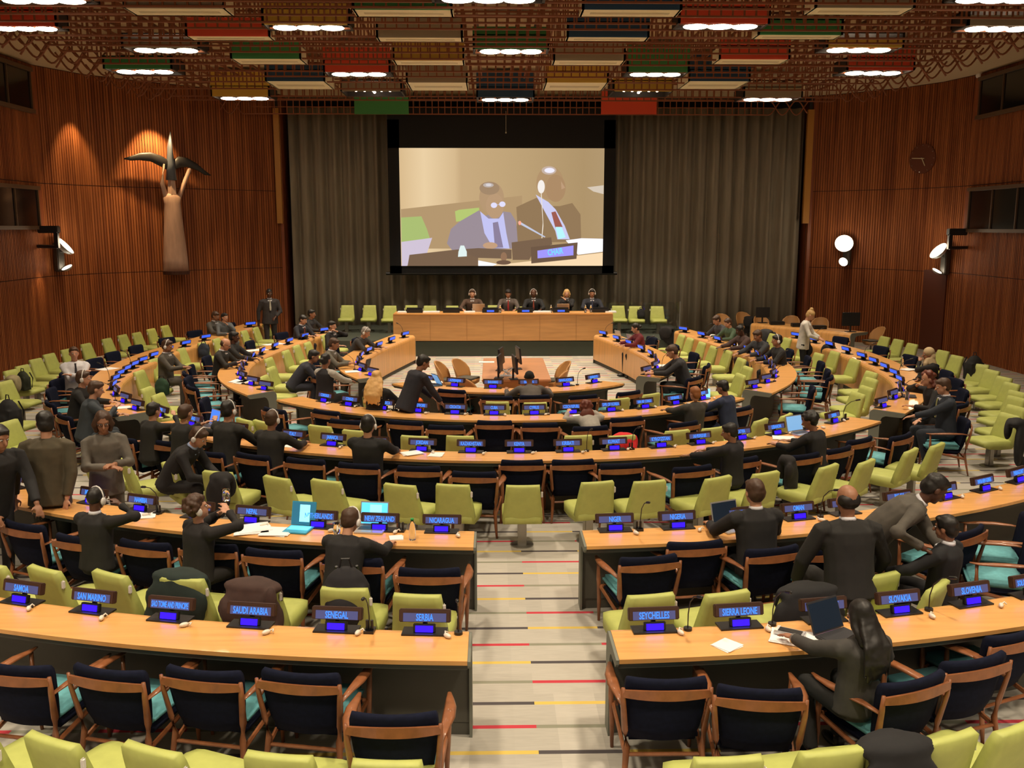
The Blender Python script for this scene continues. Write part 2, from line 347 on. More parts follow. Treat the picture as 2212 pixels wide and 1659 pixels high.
# ================================================================ CEILING LATTICE, PANELS, LAMPS
ZP=6.8
t=thing('ceiling_lattice','brown slatted lattice hanging below the cream ceiling','ceiling lattice',(0,0,0))
rails=[12.7,13.2,13.7,14.2,14.57,14.95,15.49,16.03,16.51,17.17,17.6,18.06,18.67,19.37,20.02,20.89,21.6,22.4,23.49,24.79,25.51,28.59]
HT=.42
for ii,y in enumerate(rails):
    g=MB(); xe=9.0 if y<26 else 8.2
    for zz,hh in ((ZP+.0,.030),(ZP+HT,.030)):
        g.box((0,y,zz),(2*xe-1.0,.035,hh))
    for s in (-1,1):      # looped ends
        for ph in (0,math.pi):
            g.tube([(s*(xe-.55+i_*.06),y,ZP+HT/2-HT/2*math.cos(ph+math.pi*max(0,i_*.06-.1)/.42)) for i_ in range(22)],.02,6)
    nv=int(2*(xe-.6)/.185)
    for i in range(nv+1):
        x=-(xe-.6)+i*(2*(xe-.6))/nv
        g.box((x,y,ZP+HT/2),(.026,.026,HT))
    if y>26:
        g.box((.2,y,ZP+.2),(2*xe-1,.03,.022))
    g.build('slat_row',lat,t)
g=MB()
for i in range(49):
    x=-8.6+i*17.2/48; g.box((x,19.5,ZP+HT+.04),(.026,14.5,.05))
g.build('long_slats',lat,t)
g=MB()
for x in (-8,-4,0,4,8):
    for y in (13.7,17.17,20.89,24.79,28.59): g.tube([(x,y,ZP+HT),(x,y,ZC)],.012,6)
g.build('suspension_rods',lat,t)
PC=dict(red=mat('red_ceiling_panel',(.72,.075,.03),.6),green=mat('green_ceiling_panel',(.05,.26,.075),.6),yellow=mat('yellow_ceiling_panel',(.66,.43,.06),.6),
 navy=mat('navy_ceiling_panel',(.015,.06,.13),.6),grey=mat('grey_ceiling_panel',(.33,.27,.18),.6),teal=mat('teal_ceiling_panel',(.05,.13,.11),.6))
under=mat('white_panel_underside',(.86,.78,.55),.6); lampbody=mat('dark_lamp_box',(.02,.013,.01),.6)
bulb=mat('warm_lamp_glow',(1,1,1),.5,emit=(1,.80,.58),es=22)
# (x0,x1,y_top,y_bottom,colour,kind,y_far,word)
panels=[
(455,582,140,206,'yellow','L',216,'far row left'),(735,868,176,195,'grey','B',207,'far row left of centre'),(1029,1155,142,208,'navy','L',220,'far row centre'),(1324,1455,167,195,'yellow','B',208,'far row right of centre'),(1606,1735,176,208,'grey','L',219,'far row right'),
(572,702,137,173,'navy','W',191,'second row left'),(877,1010,140,176,'grey','W',194,'second row left of centre'),(1178,1315,140,176,'yellow','W',194,'second row right of centre'),(1487,1622,116,173,'navy','W',191,'second row right'),
(222,371,118,146,'green','L',160,'left end of the third row'),(698,843,96,153,'red','L',164,'third row left of centre'),(1354,1490,90,153,'green','L',165,'third row right of centre'),(1829,1978,92,149,'red','L',163,'right end of the third row'),
(497,650,88,124,'green','W',137,'fourth row left'),(848,1003,90,128,'yellow','W',139,'fourth row left of centre'),(1195,1352,90,128,'grey','W',139,'fourth row right of centre'),(1553,1708,83,125,'red','W',137,'fourth row right'),
(262,430,84,100,'grey','L',113,'fifth row left'),(1021,1187,55,103,'green','L',115,'fifth row centre'),(1785,1955,80,99,'yellow','L',113,'fifth row right'),
(400,583,35,75,'red','W',85,'sixth row left'),(812,1000,36,78,'grey','W',88,'sixth row left of centre'),(1224,1404,36,77,'navy','W',87,'sixth row right of centre'),(1637,1823,32,72,'green','W',83,'sixth row right'),
(-40,122,8,53,'red','L',65,'seventh row far left'),(565,755,4,50,'yellow','L',64,'seventh row left of centre'),(1465,1665,0,47,'red','L',62,'seventh row right of centre'),(2090,2260,30,52,'grey','L',68,'seventh row far right'),
(265,485,-4,14,'grey','W',31,'nearest row left'),(760,978,-12,17,'green','W',34,'nearest row left of centre'),(1257,1475,-12,17,'navy','W',34,'nearest row right of centre'),(1760,1980,-6,13,'grey','W',30,'nearest row right'),
(930,1180,-60,-10,'red','L',4,'top edge centre'),(-30,190,-60,-8,'grey','L',6,'top edge left'),(2060,2260,-60,-8,'green','L',4,'top edge right')]
lampspots=[]
for (x0,x1,yt,yb,c,kd,yf,word) in panels:
    A=gz(x0,yb,ZP); B=gz(x1,yb,ZP); yy=A.y; T=gy((x0+x1)/2,yt,yy).z; F=gz(x0,yf,ZP).y
    hgt=max(.16,min(.62,T-ZP)); cx=(A.x+B.x)/2; w_=B.x-A.x; dp=max(.35,F-yy)
    nm='white-bottomed' if kd=='W' else ('glowing lamp' if kd=='L' else 'small-bulb lamp')
    t=thing('ceiling_panel' if kd=='W' else 'ceiling_lamp','%s %s box hung in the %s of the ceiling'%(c if c!='navy' else 'dark blue',nm,word),'ceiling panel' if kd=='W' else 'ceiling lamp',(cx,yy,ZP-.02),0,'coloured boxes in the ceiling')
    MB().box((0,.015,hgt/2),(w_,.03,hgt)).build('front_panel',PC[c],t)
    body=MB().box((-w_/2+.02,dp/2,.13),(.04,dp,.26)).box((w_/2-.02,dp/2,.13),(.04,dp,.26)).box((0,dp-.02,.13),(w_,.04,.26)).box((0,dp/2,.25),(w_,dp,.02))
    body.build('box_sides',under if kd=='W' else lampbody,t)
    if kd=='W':
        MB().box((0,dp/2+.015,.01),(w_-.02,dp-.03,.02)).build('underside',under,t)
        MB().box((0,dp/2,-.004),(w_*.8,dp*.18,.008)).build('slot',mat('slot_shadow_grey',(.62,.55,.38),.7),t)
    elif kd=='L':
        for q in range(3):
            rg=MB().tube([((q-1)*w_*.27,dp*.5,.05),((q-1)*w_*.27,dp*.5,.0)],[w_*.09,w_*.135],18).build('reflector',chrome,t)
            MB().ell(((q-1)*w_*.27,dp*.5,.0),(w_*.14,min(w_*.14,dp*.36),.03),nu=16).build('bulb',bulb,rg)
    else:
        for q in range(5): MB().ell(((q-2)*w_*.14,dp*.4,.07),(.035,.035,.03)).build('bulb',bulb,t)
        MB().ell((0,dp*.7,.07),(.035,.035,.03)).build('bulb',bulb,t)
# flat colour boards in the last lattice row
for (x0,x1,yt,c) in ((765,883,209,'green'),(1299,1418,197,'red')):
    A=gy(x0,yt,28.5); B=gy(x1,247,28.5)
    tag(MB().box(((A.x+B.x)/2,28.5,(A.z+B.z)/2),(B.x-A.x,.04,A.z-B.z)).build('ceiling_board',PC[c]),'flat %s board in the last lattice row above the curtain'%c,'ceiling board',None)
# ceiling mounted cameras
for i,(px,py) in enumerate(((70,150),(2130,155))):
    p=gz(px,py,7.55); sd=('left','right')[i]
    t=thing('dome_camera','white ceiling camera under the cream soffit at the %s edge'%sd,'camera',(p.x,p.y,7.5))
    MB().tube([(0,0,.35),(0,0,.06)],[.17,.15],16).build('mount',mat('grey_camera_mount',(.2,.22,.24),.4),t)
    MB().ell((.1 if i==0 else -.1,0,-.04),(.16,.13,.11)).build('camera_head',white_pl,t,smooth=True)
    MB().ell((0,-.16,.1),(.015,.015,.015)).build('indicator_light',blue_scr,t)
# ================================================================ DESKS
HD=.74
def bent_desk(name,label,F,Sx,group=None,z0=.0,ends=(1,1),zt=HD):
    """front wall rolls over into the worktop; F = public-side points, Sx = sitter-side points (same count)"""
    t=thing(name,label,'desk',(0,0,0),0,group)
    F=[Vector((p[0],p[1],0)) for p in F]; Sx=[Vector((p[0],p[1],0)) for p in Sx]
    # outer shell profile (u: 0 front .. 1 sitter, z)
    rr=.085
    prof=[(0,.1),(0,zt-rr)]+[(rr*(1-math.cos(a)),zt-rr+rr*math.sin(a)) for a in (.4,.8,1.2,1.5708)]
    wo=MB()
    def sec(f,s,pr):
        d=(s-f); W=d.length; d.normalize(); return [f+d*(W if u=='S' else u)+Vector((0,0,z)) for u,z in pr]
    outer=prof+[('S',zt),('S',zt-.03)]
    inn=[('S',zt-.03),(rr+.02,zt-.03),(.03,zt-rr-.03),(.03,.1)]
    full=outer+inn[1:]
    rings=[sec(f,s,full) for f,s in zip(F,Sx)]
    wo.loft(rings)
    wo.build('worktop_shell',[wood_top],t,bev=0)
    # grey core behind the shell
    core=[(.03,.1),(.03,zt-.1),(.10,zt-.03),('S',zt-.03),('S',zt-.055)]
    core=[(.03,.1),(.03,zt-.1),(.10,zt-.032),('C',zt-.032),('C',zt-.075),(.20,zt-.085),(.155,zt-.12),(.14,zt-.18),(.14,.1)]
    def sec2(f,s):
        d=(s-f); W=d.length; d.normalize(); return [f+d*(W-.03 if u=='C' else u)+Vector((0,0,z)) for u,z in core]
    MB().loft([sec2(f,s) for f,s in zip(F,Sx)]).build('modesty_panel',grey_panel,t)
    def sec3(f,s):
        d=(s-f).normalized(); return [f+d*.04,f+d*.13,f+d*.13+Vector((0,0,.1)),f+d*.04+Vector((0,0,.1))]
    MB().loft([sec3(f,s) for f,s in zip(F,Sx)]).build('plinth',grey_panel,t)
    for en,on in ((0,ends[0]),(-1,ends[1])):
        if not on: continue
        f,s=F[en],Sx[en]; nb=F[1] if en==0 else F[-2]; out=(f-nb).normalized()*.02
        d=(s-f).normalized(); W=(s-f).length
        pr=[(.0,.0),(.0,zt-rr)]+[(rr*(1-math.cos(a)),zt-rr+rr*math.sin(a)-.004) for a in (.4,.8,1.2,1.5708)]+[(W,zt-.004),(W,zt-.035),(W-.05,zt-.075),(.26,zt-.085),(.21,zt-.11),(.18,zt-.16),(.17,zt-.22),(.17,0)]
        a=[f+d*u+Vector((0,0,z))+out*.05 for u,z in pr]; b_=[p+out for p in a]
        MB().loft([a,b_]).build('end_panel',grey_cap,t)
    return t
def arcpts(r,a0,a1,n): return [pol(r,a0+(a1-a0)*i/n) for i in range(n+1)]
def arcdesk(name,label,rf,rs,a0,a1,cut=None,n=24,group=None,ends=(1,1)):
    F=arcpts(rf,a0,a1,n); Q=arcpts(rs,a0,a1,n)
    if cut: # straight aisle end at constant x for the end index given
        for i,x in cut.items():
            for LST,r in ((F,rf),(Q,rs)): LST[i]=Vector((x,C0.y-math.sqrt(r*r-(x-C0.x)**2),0))
    return bent_desk(name,label,F,Q,group,ends=ends)
arcdesk('conference_desk','nearest curved oak desk on the left of the aisle, holding the SERBIA and SENEGAL signs',12.2,12.72,-26,-2.2,{-1:-.625})
arcdesk('conference_desk','nearest curved oak desk on the right of the aisle, holding the SEYCHELLES sign',12.2,12.72,2.35,26,{0:.365})
arcdesk('conference_desk','second curved oak desk on the left of the aisle, holding the NICARAGUA sign',10.02,10.53,-40,-2.7,{-1:-.63})
arcdesk('conference_desk','second curved oak desk on the right of the aisle, holding the NIGER sign',10.02,10.53,2.9,42,{0:.37})
arcdesk('conference_desk','third curved oak desk running across the hall with the KENYA sign',6.92,7.46,-45,45.5,None,48)
arcdesk('conference_desk','fourth curved oak desk running across the hall with the CROATIA sign',4.55,5.08,-49,49,None,40)
row5=arcdesk('conference_desk','innermost short curved oak desk with the BAHAMAS sign',2.22,2.76,-50,48,None,30)
def resample(P,n):
    P=[Vector((*p,0)) for p in P]
    # Catmull-Rom through the points
    out=[]; m_=len(P)-1
    for i in range(n+1):
        u=i/n*m_; k_=min(int(u),m_-1); f=u-k_
        p0=P[max(k_-1,0)];p1=P[k_];p2=P[k_+1];p3=P[min(k_+2,m_)]
        out.append(.5*((2*p1)+(p2-p0)*f+(2*p0-5*p1+4*p2-p3)*f*f+(3*p1-p0-3*p2+p3)*f**3))
    return out
A_F=[(2.42,17.5),(2.78,18.3),(2.97,19.3),(2.97,20.3),(2.82,21.6),(2.58,22.9),(2.32,24.2)]
A_S=[(2.82,17.15),(3.25,18.05),(3.52,19.2),(3.54,20.4),(3.40,21.75),(3.16,23.1),(2.90,24.5)]
B_F=[(4.05,15.98),(4.6,16.8),(4.92,17.5),(5.13,18.4),(5.26,19.3),(5.27,20.5),(5.14,21.9),(4.9,23.4),(4.6,25.1)]
B_S=[(4.42,15.5),(5.0,16.4),(5.42,17.3),(5.67,18.2),(5.82,19.2),(5.86,20.5),(5.74,22.0),(5.47,23.6),(5.1,25.45)]
CL_F=[(5.55,14.15),(6.25,15.2),(6.75,16.1),(7.08,17.1),(7.27,18.2),(7.38,19.3),(7.42,20.8),(7.36,22.5),(7.15,24.7),(6.95,27.2)]
CL_S=[(5.92,13.73),(6.7,14.8),(7.28,16.0),(7.7,17.1),(7.98,18.2),(8.12,19.4),(8.17,20.9),(8.0,22.8),(7.75,25.0),(7.45,27.9)]
CR_F=CL_F[:7]+[(7.36,22.3),(7.2,23.6)]; CR_S=CL_S[:7]+[(8.02,22.5),(7.8,23.9)]
def mir(P,s): return [(C0.x+s*x,y) for x,y in P]
ARMS={}
for nm,Fp,Sp,s,lb in (('Al',A_F,A_S,-1,'innermost oak side desk on the left, with the solid front panel'),('Ar',A_F,A_S,1,'innermost oak side desk on the right, with the solid front panel'),
   ('Bl',B_F,B_S,-1,'middle horseshoe oak side desk on the left'),('Br',B_F,B_S,1,'middle horseshoe oak side desk on the right'),
   ('Cl',CL_F,CL_S,-1,'outermost horseshoe oak side desk on the left, running along the boarded wall'),('Cr',CR_F,CR_S,1,'outermost horseshoe oak side desk on the right, beside the standing blonde woman')):
    F=resample(mir(Fp,s),28); Q=resample(mir(Sp,s),28); ARMS[nm]=(F,Q)
    bent_desk('side_desk',lb,F,Q)
# podium on the dais
t=thing('podium_desk','long straight oak podium desk on the dais below the screen','desk',(-.17,25.55,0))
b_=MB(); zt=1.16
b_.box((0,.02,.79),(6.02,.04,.72)); b_.build('front_panel',wood_front,t,bev=.006)
s_=MB()
for x in (-2.0,-1.0,0,1.0,2.0): s_.box((x,-.002,.79),(.006,.004,.70))
s_.build('panel_joint',mat('panel_joint_brown',(.28,.14,.05),.6),t)
MB().box((0,.36,zt+.0),(6.02,.76,.045)).build('worktop',wood_top,t,bev=.012)
for x in (-3,3): MB().box((x,.36,.79),(.03,.66,.70)).build('end_panel',wood_front,t)
MB().box((0,.03,.21),(6.0,.02,.40)).build('kick_panel',mat('green_grey_kick',(.045,.055,.04),.85),t)
# secretariat desk, back right
sd=[(7.08,27.1),(7.4,26.6),(7.95,25.95),(8.4,25.25),(9.0,24.45)]; sq=[(7.75,27.5),(8.05,27.0),(8.5,26.4),(8.98,25.7),(9.6,24.8)]
F=resample([(x,y) for x,y in sd],14); Q=resample([(x,y) for x,y in sq],14)
bent_desk('secretariat_desk','oak side desk at the back right carrying a black monitor',F,Q)
# central table
t=thing('central_table','square oak table in the central pit carrying four black monitors','table',(-.02,18.45,0))
MB().box((0,0,.72),(1.28,2.9,.045)).build('tabletop',mat('reddish_oak_top',(.58,.27,.12),.35,noise=.1,nscale=2),t,bev=.01)
MB().box((0,-1.3,.36),(1.15,.04,.68)).build('front_panel',wood_front,t)
for x in(-.57,.57):
    for y in(-1.3,1.3): MB().box((x,y,.35),(.06,.06,.70)).build('leg',wood_front,t)
# ================================================================ CHAIRS
def make_arm():
    t=thing('armchair','x','chair')
    MB().box((0,.02,.395),(.47,.48,.075),m=0).build('seat',teal,t,smooth=True,bev=.028)
    MB().box((0,.02,.33),(.46,.46,.065)).build('seat_shell',navy,t,smooth=True,bev=.02)
    # back cushion : curved sheet, rolled top
    rings=[]; K=11
    for i,(z,y,w,th) in enumerate([(.33,-.20,.20,.03),(.42,-.225,.225,.045),(.52,-.245,.24,.05),(.62,-.262,.25,.05),(.70,-.275,.255,.055),(.745,-.285,.252,.06),(.772,-.292,.245,.045),(.782,-.294,.235,.015)]):
        front=[((-1+2*q/K)*w, y+th*.5-.045*(1-((-1+2*q/K))**2)) for q in range(K+1)]; back=[(x_,yy-th) for x_,yy in reversed(front)]
        rings.append([(x_,yy,z) for x_,yy in front+back])
    MB().loft(rings).build('backrest',navy,t,smooth=True)
    def yb(u): return -.335-.035*(1-u*u)
    rings=[]
    for q in range(13):
        u=-1+q/6; x_=u*.272; h=.022+.010*(1-u*u); rings.append([(x_,yb(u)-.012,.690-h),(x_,yb(u)+.014,.690-h),(x_,yb(u)+.014,.690+h*.9),(x_,yb(u)-.006,.690+h)])
    MB().loft(rings).build('back_rail',walnut,t)
    for s in(-1,1):
        MB().tube([(s*.272,-.335,.725),(s*.268,-.325,.62),(s*.25,-.285,.42),(s*.235,-.275,.30),(s*.25,-.31,.12),(s*.262,-.335,0)],[.013,.019,.023,.023,.018,.012],8,flat=.8).build('leg',walnut,t,smooth=True)
        MB().tube([(s*.285,.21,.585),(s*.28,.2,.40),(s*.27,.21,.2),(s*.265,.225,0)],[.015,.02,.019,.012],8).build('leg',walnut,t,smooth=True)
        MB().tube([(s*.268,-.31,.60),(s*.285,-.2,.613),(s*.30,-.06,.612),(s*.302,.08,.605),(s*.292,.2,.595),(s*.285,.27,.60)],[.018,.026,.040,.038,.026,.012],8,flat=.38).build('armrest',walnut,t,smooth=True)
        MB().tube([(s*.24,-.28,.24),(s*.265,.2,.335)],[.014,.014],6,flat=1.3).build('side_rail',walnut,t)
    MB().tube([(-.24,-.28,.25),(.24,-.28,.25)],.013,6).build('stretcher',walnut,t)
    MB().tube([(-.265,.205,.335),(.265,.205,.335)],.014,6,flat=1.3).build('stretcher',walnut,t)
    return t
def make_green():
    t=thing('green_chair','x','chair')
    def slab(secs,K=8):
        rings=[]
        for c,w,th,nrm,crv in secs:
            c=Vector(c); nv=Vector(nrm)
            f=[];b_=[]
            for q in range(K+1):
                u=-1+2*q/K; f.append(c+Vector((u*w,0,0))+nv*(th*.5+crv*(u*u))); b_.append(c+Vector((u*w*.99,0,0))+nv*(-th*.5+crv*(u*u)))
            rings.append(f+b_[::-1])
        return rings
    n1=(0,.97,.24)
    MB().loft(slab([((0,-.335,.775),.165,.02,n1,.0),((0,-.33,.765),.182,.06,n1,.01),((0,-.315,.70),.187,.075,n1,.015),((0,-.285,.58),.198,.08,n1,.02),((0,-.25,.46),.212,.085,n1,.02),((0,-.22,.36),.222,.08,n1,.015),((0,-.21,.32),.20,.04,n1,.0)])).build('backrest',[lime],t,smooth=True)
    MB().loft([[ (x*w,y_,z) for x,z in ((-1,z0),(-.6,z0-.0),(.6,z0),(1,z0),(1,z1-.01),(.7,z1),(-.7,z1),(-1,z1-.01))] for y_,w,z0,z1 in ((-.27,.19,.33,.40),(-.20,.215,.30,.425),(0,.225,.30,.43),(.18,.22,.315,.43),(.25,.20,.335,.42),(.28,.16,.36,.395))]).build('seat',lime,t,smooth=True,bev=.0)
    MB().box((0,-.02,.15),(.10,.085,.31)).build('pedestal',steel,t,bev=.01)
    MB().tube([(0,-.02,0),(0,-.02,.012)],.13,16).build('floor_plate',steel,t)
    MB().box((.205,-.30,.665),(.022,.035,.075)).build('earpiece_holder',white_pl,t,bev=.01)
    return t
arm0=make_arm(); grn0=make_green(); first={'a':True,'g':True}
TAKEN=set()
def chair(kind,loc,rz,label,group,parts=None):
    o0=arm0 if kind=='a' else grn0
    if first[kind]:
        first[kind]=False; o0.location=loc; o0.rotation_euler=(0,0,rz); o0['label']=label; o0['group']=group; return o0
    return dup(o0,loc,rz,label,group)
ORD=['first','second','third','fourth','fifth','sixth','seventh','eighth','ninth','tenth','eleventh','twelfth','thirteenth','fourteenth','fifteenth']
def place_row(kind,pts,facing,name,group,back,zt=.78,turns={},z0=0,order=None):
    """pts: where the top of each chair's back shows; facing(p)->target the chair looks at"""
    desc={'a':'navy-backed armchair','g':'lime green chair'}[kind]
    out=[]
    for i,(px,py) in enumerate(pts):
        p=gz(px,py,zt+z0); p.z=z0; q=facing(p); rz=rz_to(p,q)+R(turns.get(i,0))
        loc=p+Vector((-math.sin(rz),math.cos(rz),0))*back
        lab='%s %s, %s'%(ORD[i],desc,name) if len(pts)>1 else '%s %s'%(desc,name)
        out.append(chair(kind,(loc.x,loc.y,z0),rz,lab,group))
    return out
cen=lambda p: Vector((C0.x,C0.y,0))
GA='walnut armchairs at the curved desks'; GG='lime green chairs in rows before the desks'
place_row('a',[(850,1538),(647,1449),(438,1443),(234,1441),(30,1432)],cen,'counted left from the aisle behind the SERBIA desk',GA,.30,turns={0:3,1:-4,2:-3,3:-3,4:3})
place_row('a',[(1440,1462),(1642,1483),(1974,1462),(2107,1418),(2192,1362)],cen,'counted right from the aisle behind the SEYCHELLES desk',GA,.30,turns={0:-4,1:-13,2:12,3:6,4:8})
place_row('a',[(927,1226),(762,1203),(590,1186),(451,1173),(311,1168),(171,1156),(50,1128)],cen,'counted left from the aisle behind the NICARAGUA desk',GA,.30,turns={0:2,1:-3,3:3,5:3})
place_row('a',[(1402,1200),(1503,1168),(1670,1181),(1800,1178),(2094,1142)],cen,'counted right from the aisle behind the NIGER desk',GA,.30,turns={0:6,2:5,4:14})
place_row('a',[(2225,1120),(2240,1165)],lambda p:p+Vector((-1,.35,0)),'turned towards the left at the right frame edge',GA,.30)
place_row('a',[(268,943),(348,950),(448,974),(545,980),(659,990),(774,1000),(904,1006),(1024,1018),(1128,993),(1238,992),(1342,1000),(1497,1006),(1600,988),(1736,980),(1811,966)],cen,'counted from the left behind the KENYA desk',GA,.30,turns={1:4,3:-4,6:3,7:-2,11:5,12:2,14:4})
place_row('a',[(1859,946),(1947,938)],cen,'beyond the LIBERIA sign at the right end of the third desk',GA,.30)
place_row('a',[(592,882),(704,886),(746,906),(876,908),(963,918),(1068,908),(1167,913),(1276,920),(1354,901),(1477,911),(1524,890),(1600,879)],cen,'counted from the left behind the CROATIA desk',GA,.30,turns={2:5,4:3,6:-3,9:4})
place_row('a',[(975,841),(1074,855),(1155,853),(1260,853),(1359,845)],cen,'counted from the left behind the BAHAMAS desk',GA,.30)
# arms of the horseshoe: armchairs on the sitter side
def arm_at(key,ts,off=.30,turn=None):
    F,Q=ARMS[key]; out=[]
    for j,tt in enumerate(ts):
        k_=tt*28; i=min(int(k_),27); f=k_-i
        s=Q[i].lerp(Q[i+1],f); fr_=F[i].lerp(F[i+1],f); d=(s-fr_).normalized(); p=s+d*off; rz=rz_to(p,fr_)+(R(turn[j]) if turn else R(random.uniform(-7,7)))
        out.append((p,rz))
    return out
side={'Al':('left','innermost'),'Ar':('right','innermost'),'Bl':('left','middle'),'Br':('right','middle'),'Cl':('left','outermost'),'Cr':('right','outermost')}
ACH={}
LOOSE=[]
for a_,b_,c_,d_ in ((1775,782,-1,.15),(1755,836,-1,.3),(2085,905,-1,.25),(405,815,1,.1),(440,862,1,.1)):
    q_=gz(a_,b_,.78); v_=Vector((c_,d_,0)).normalized(); q_=q_+v_*.3; q_.z=0; LOOSE.append(q_)
for key,ts in (('Al',(.10,.26,.44,.62,.84)),('Ar',(.06,.28,.48,.66,.84)),('Bl',(.05,.15,.25,.35,.45,.58,.70,.80,.92)),('Br',(.05,.15,.25,.35,.45,.56,.66,.78,.90)),
               ('Cl',(.05,.14,.23,.32,.42,.50,.57,.65,.72,.80,.88,.95)),('Cr',(.03,.12,.22,.33,.44,.55,.66,.78,.92))):
    ACH[key]=[]
    for j,(p,rz) in enumerate(arm_at(key,ts)):
        p=Vector(p); ACH[key].append((p,rz))
        if any((p-q_).length<.62 for q_ in LOOSE): continue
        chair('a',(p.x,p.y,0),rz,'%s armchair from the near end at the %s %s side desk'%(ORD[j],side[key][0],side[key][1]),'walnut armchairs at the horseshoe side desks')
# loose armchairs standing in the right and left aisles
for (px,py,dx,dy,w) in ((1775,782,-1,.15,'before the coat-covered green chair'),(1755,836,-1,.3,'in the right aisle beside the LIBERIA sign'),(2085,905,-1,.25,'at the near end of the outermost right side desk')):
    p=gz(px,py,.78); rz=rz_to(p,p+Vector((dx,dy,0))); loc=p+Vector((-math.sin(rz),math.cos(rz),0))*.3
    chair('a',(loc.x,loc.y,0),rz,'teal-seated armchair turned left, %s'%w,'loose walnut armchairs')
for (px,py,w) in ((405,815,'nearer to the outermost left desk'),(440,862,'nearest the four seated men')):
    p=gz(px,py,.78); rz=rz_to(p,p+Vector((1,.1,0))); loc=p+Vector((-math.sin(rz),math.cos(rz),0))*.3
    chair('a',(loc.x,loc.y,0),rz,'teal-seated armchair in the left aisle, %s'%w,'loose walnut armchairs')
# green chairs
GB=.33
place_row('g',[(834,1645),(599,1631),(323,1616),(107,1596),(-75,1580)],cen,'counted left from the aisle at the bottom edge',GG,GB,turns={1:-4,2:-14,3:-14,4:-10})
place_row('g',[(1576,1637),(1802,1620),(1935,1604),(2057,1589),(2204,1567)],cen,'counted right from the aisle at the bottom edge',GG,GB,turns={1:4,3:12,4:16})
place_row('g',[(900,1284),(742,1270),(548,1258),(391,1248),(234,1237),(92,1227),(-25,1216)],cen,'counted left from the aisle in front of the SERBIA desk',GG,GB,turns={0:-3,4:-12,5:-10,6:-8})
place_row('g',[(1408,1284),(1574,1279),(1741,1272),(1905,1240),(2030,1262)],cen,'counted right from the aisle in front of the SEYCHELLES desk',GG,GB,turns={0:6,1:10,2:10,3:8,4:30})
place_row('g',[(180,980),(264,990),(361,1003),(468,1018),(595,1030),(702,1037),(862,1046),(977,1046),(1130,1048),(1292,1040),(1405,1038),(1554,1030),(1657,1020)],cen,'counted from the left, facing the KENYA desk',GG,GB,turns={0:-28,1:-25,2:-26,3:6,4:-14,5:-10,6:-12,7:-6,9:8,10:4,11:16,12:8})
place_row('g',[(1793,1005),(1875,995),(1971,971),(2028,959)],cen,'counted rightwards beyond the OMAN sign',GG,GB,turns={0:16,1:16,2:12,3:6})
place_row('g',[(525,905),(563,909),(689,919),(765,929),(894,941),(993,941),(1250,940),(1345,940),(1465,929),(1543,923),(1646,906),(1701,895)],cen,'counted from the left in front of the KENYA desk',GG,GB,turns={0:-8,1:-8,10:14,11:12})
place_row('g',[(802,857),(1074,867),(1157,869),(1340,860),(1409,850)],cen,'counted from the left in front of the CROATIA desk',GG,GB)
outL=lambda p: p+Vector((1.0,-.16,0))
outR=lambda p: p+Vector((-1.0,-.16,0))
place_row('g',[(567,812),(583,793),(578,773),(615,757),(638,746),(662,739),(698,723)],lambda p: Vector((C0.x,p.y-.6,0)),'counted from the near end, before the left middle desk',GG,GB)
place_row('g',[(338,851),(314,837),(298,801),(329,775),(389,752),(434,739),(465,731),(525,714),(550,707),(572,699)],lambda p: Vector((C0.x,p.y-.6,0)),'counted from the near end, before the left outermost desk',GG,GB)
place_row('g',[(14,909),(-5,865),(7,823),(20,799),(45,789),(74,775),(103,764),(141,754),(183,742),(228,731),(262,723),(293,718),(324,710),(354,703)],lambda p: Vector((C0.x,p.y-1.6,0)),'counted from the near end along the left boarded wall',GG,GB)
place_row('g',[(1602,808),(1618,792),(1604,774),(1575,757),(1544,748),(1519,739),(1493,730),(1475,723)],lambda p: Vector((C0.x,p.y-.6,0)),'counted from the near end, before the right middle desk',GG,GB)
place_row('g',[(1856,848),(1875,835),(1885,817),(1885,803),(1849,776),(1806,759),(1771,763),(1741,739),(1703,730),(1672,721)],lambda p: Vector((C0.x,p.y-.8,0)),'counted from the near end, before the right outermost desk',GG,GB)
place_row('g',[(2184,894),(2199,877),(2199,857),(2200,845),(2188,827),(2172,814),(2146,799),(2118,786),(2070,768),(2040,757),(1973,742),(1943,733),(1914,727)],lambda p: Vector((C0.x,p.y-1.6,0)),'counted from the near end along the right boarded wall',GG,GB,turns={7:25})
place_row('g',[(751,659),(799,659),(843,660),(889,659),(929,660),(977,660),(1067,659),(1120,662),(1335,660),(1372,661),(1419,661)],lambda p:p+Vector((0,-1,0)),'counted from the left on the dais behind the podium',GG,GB,z0=.42)
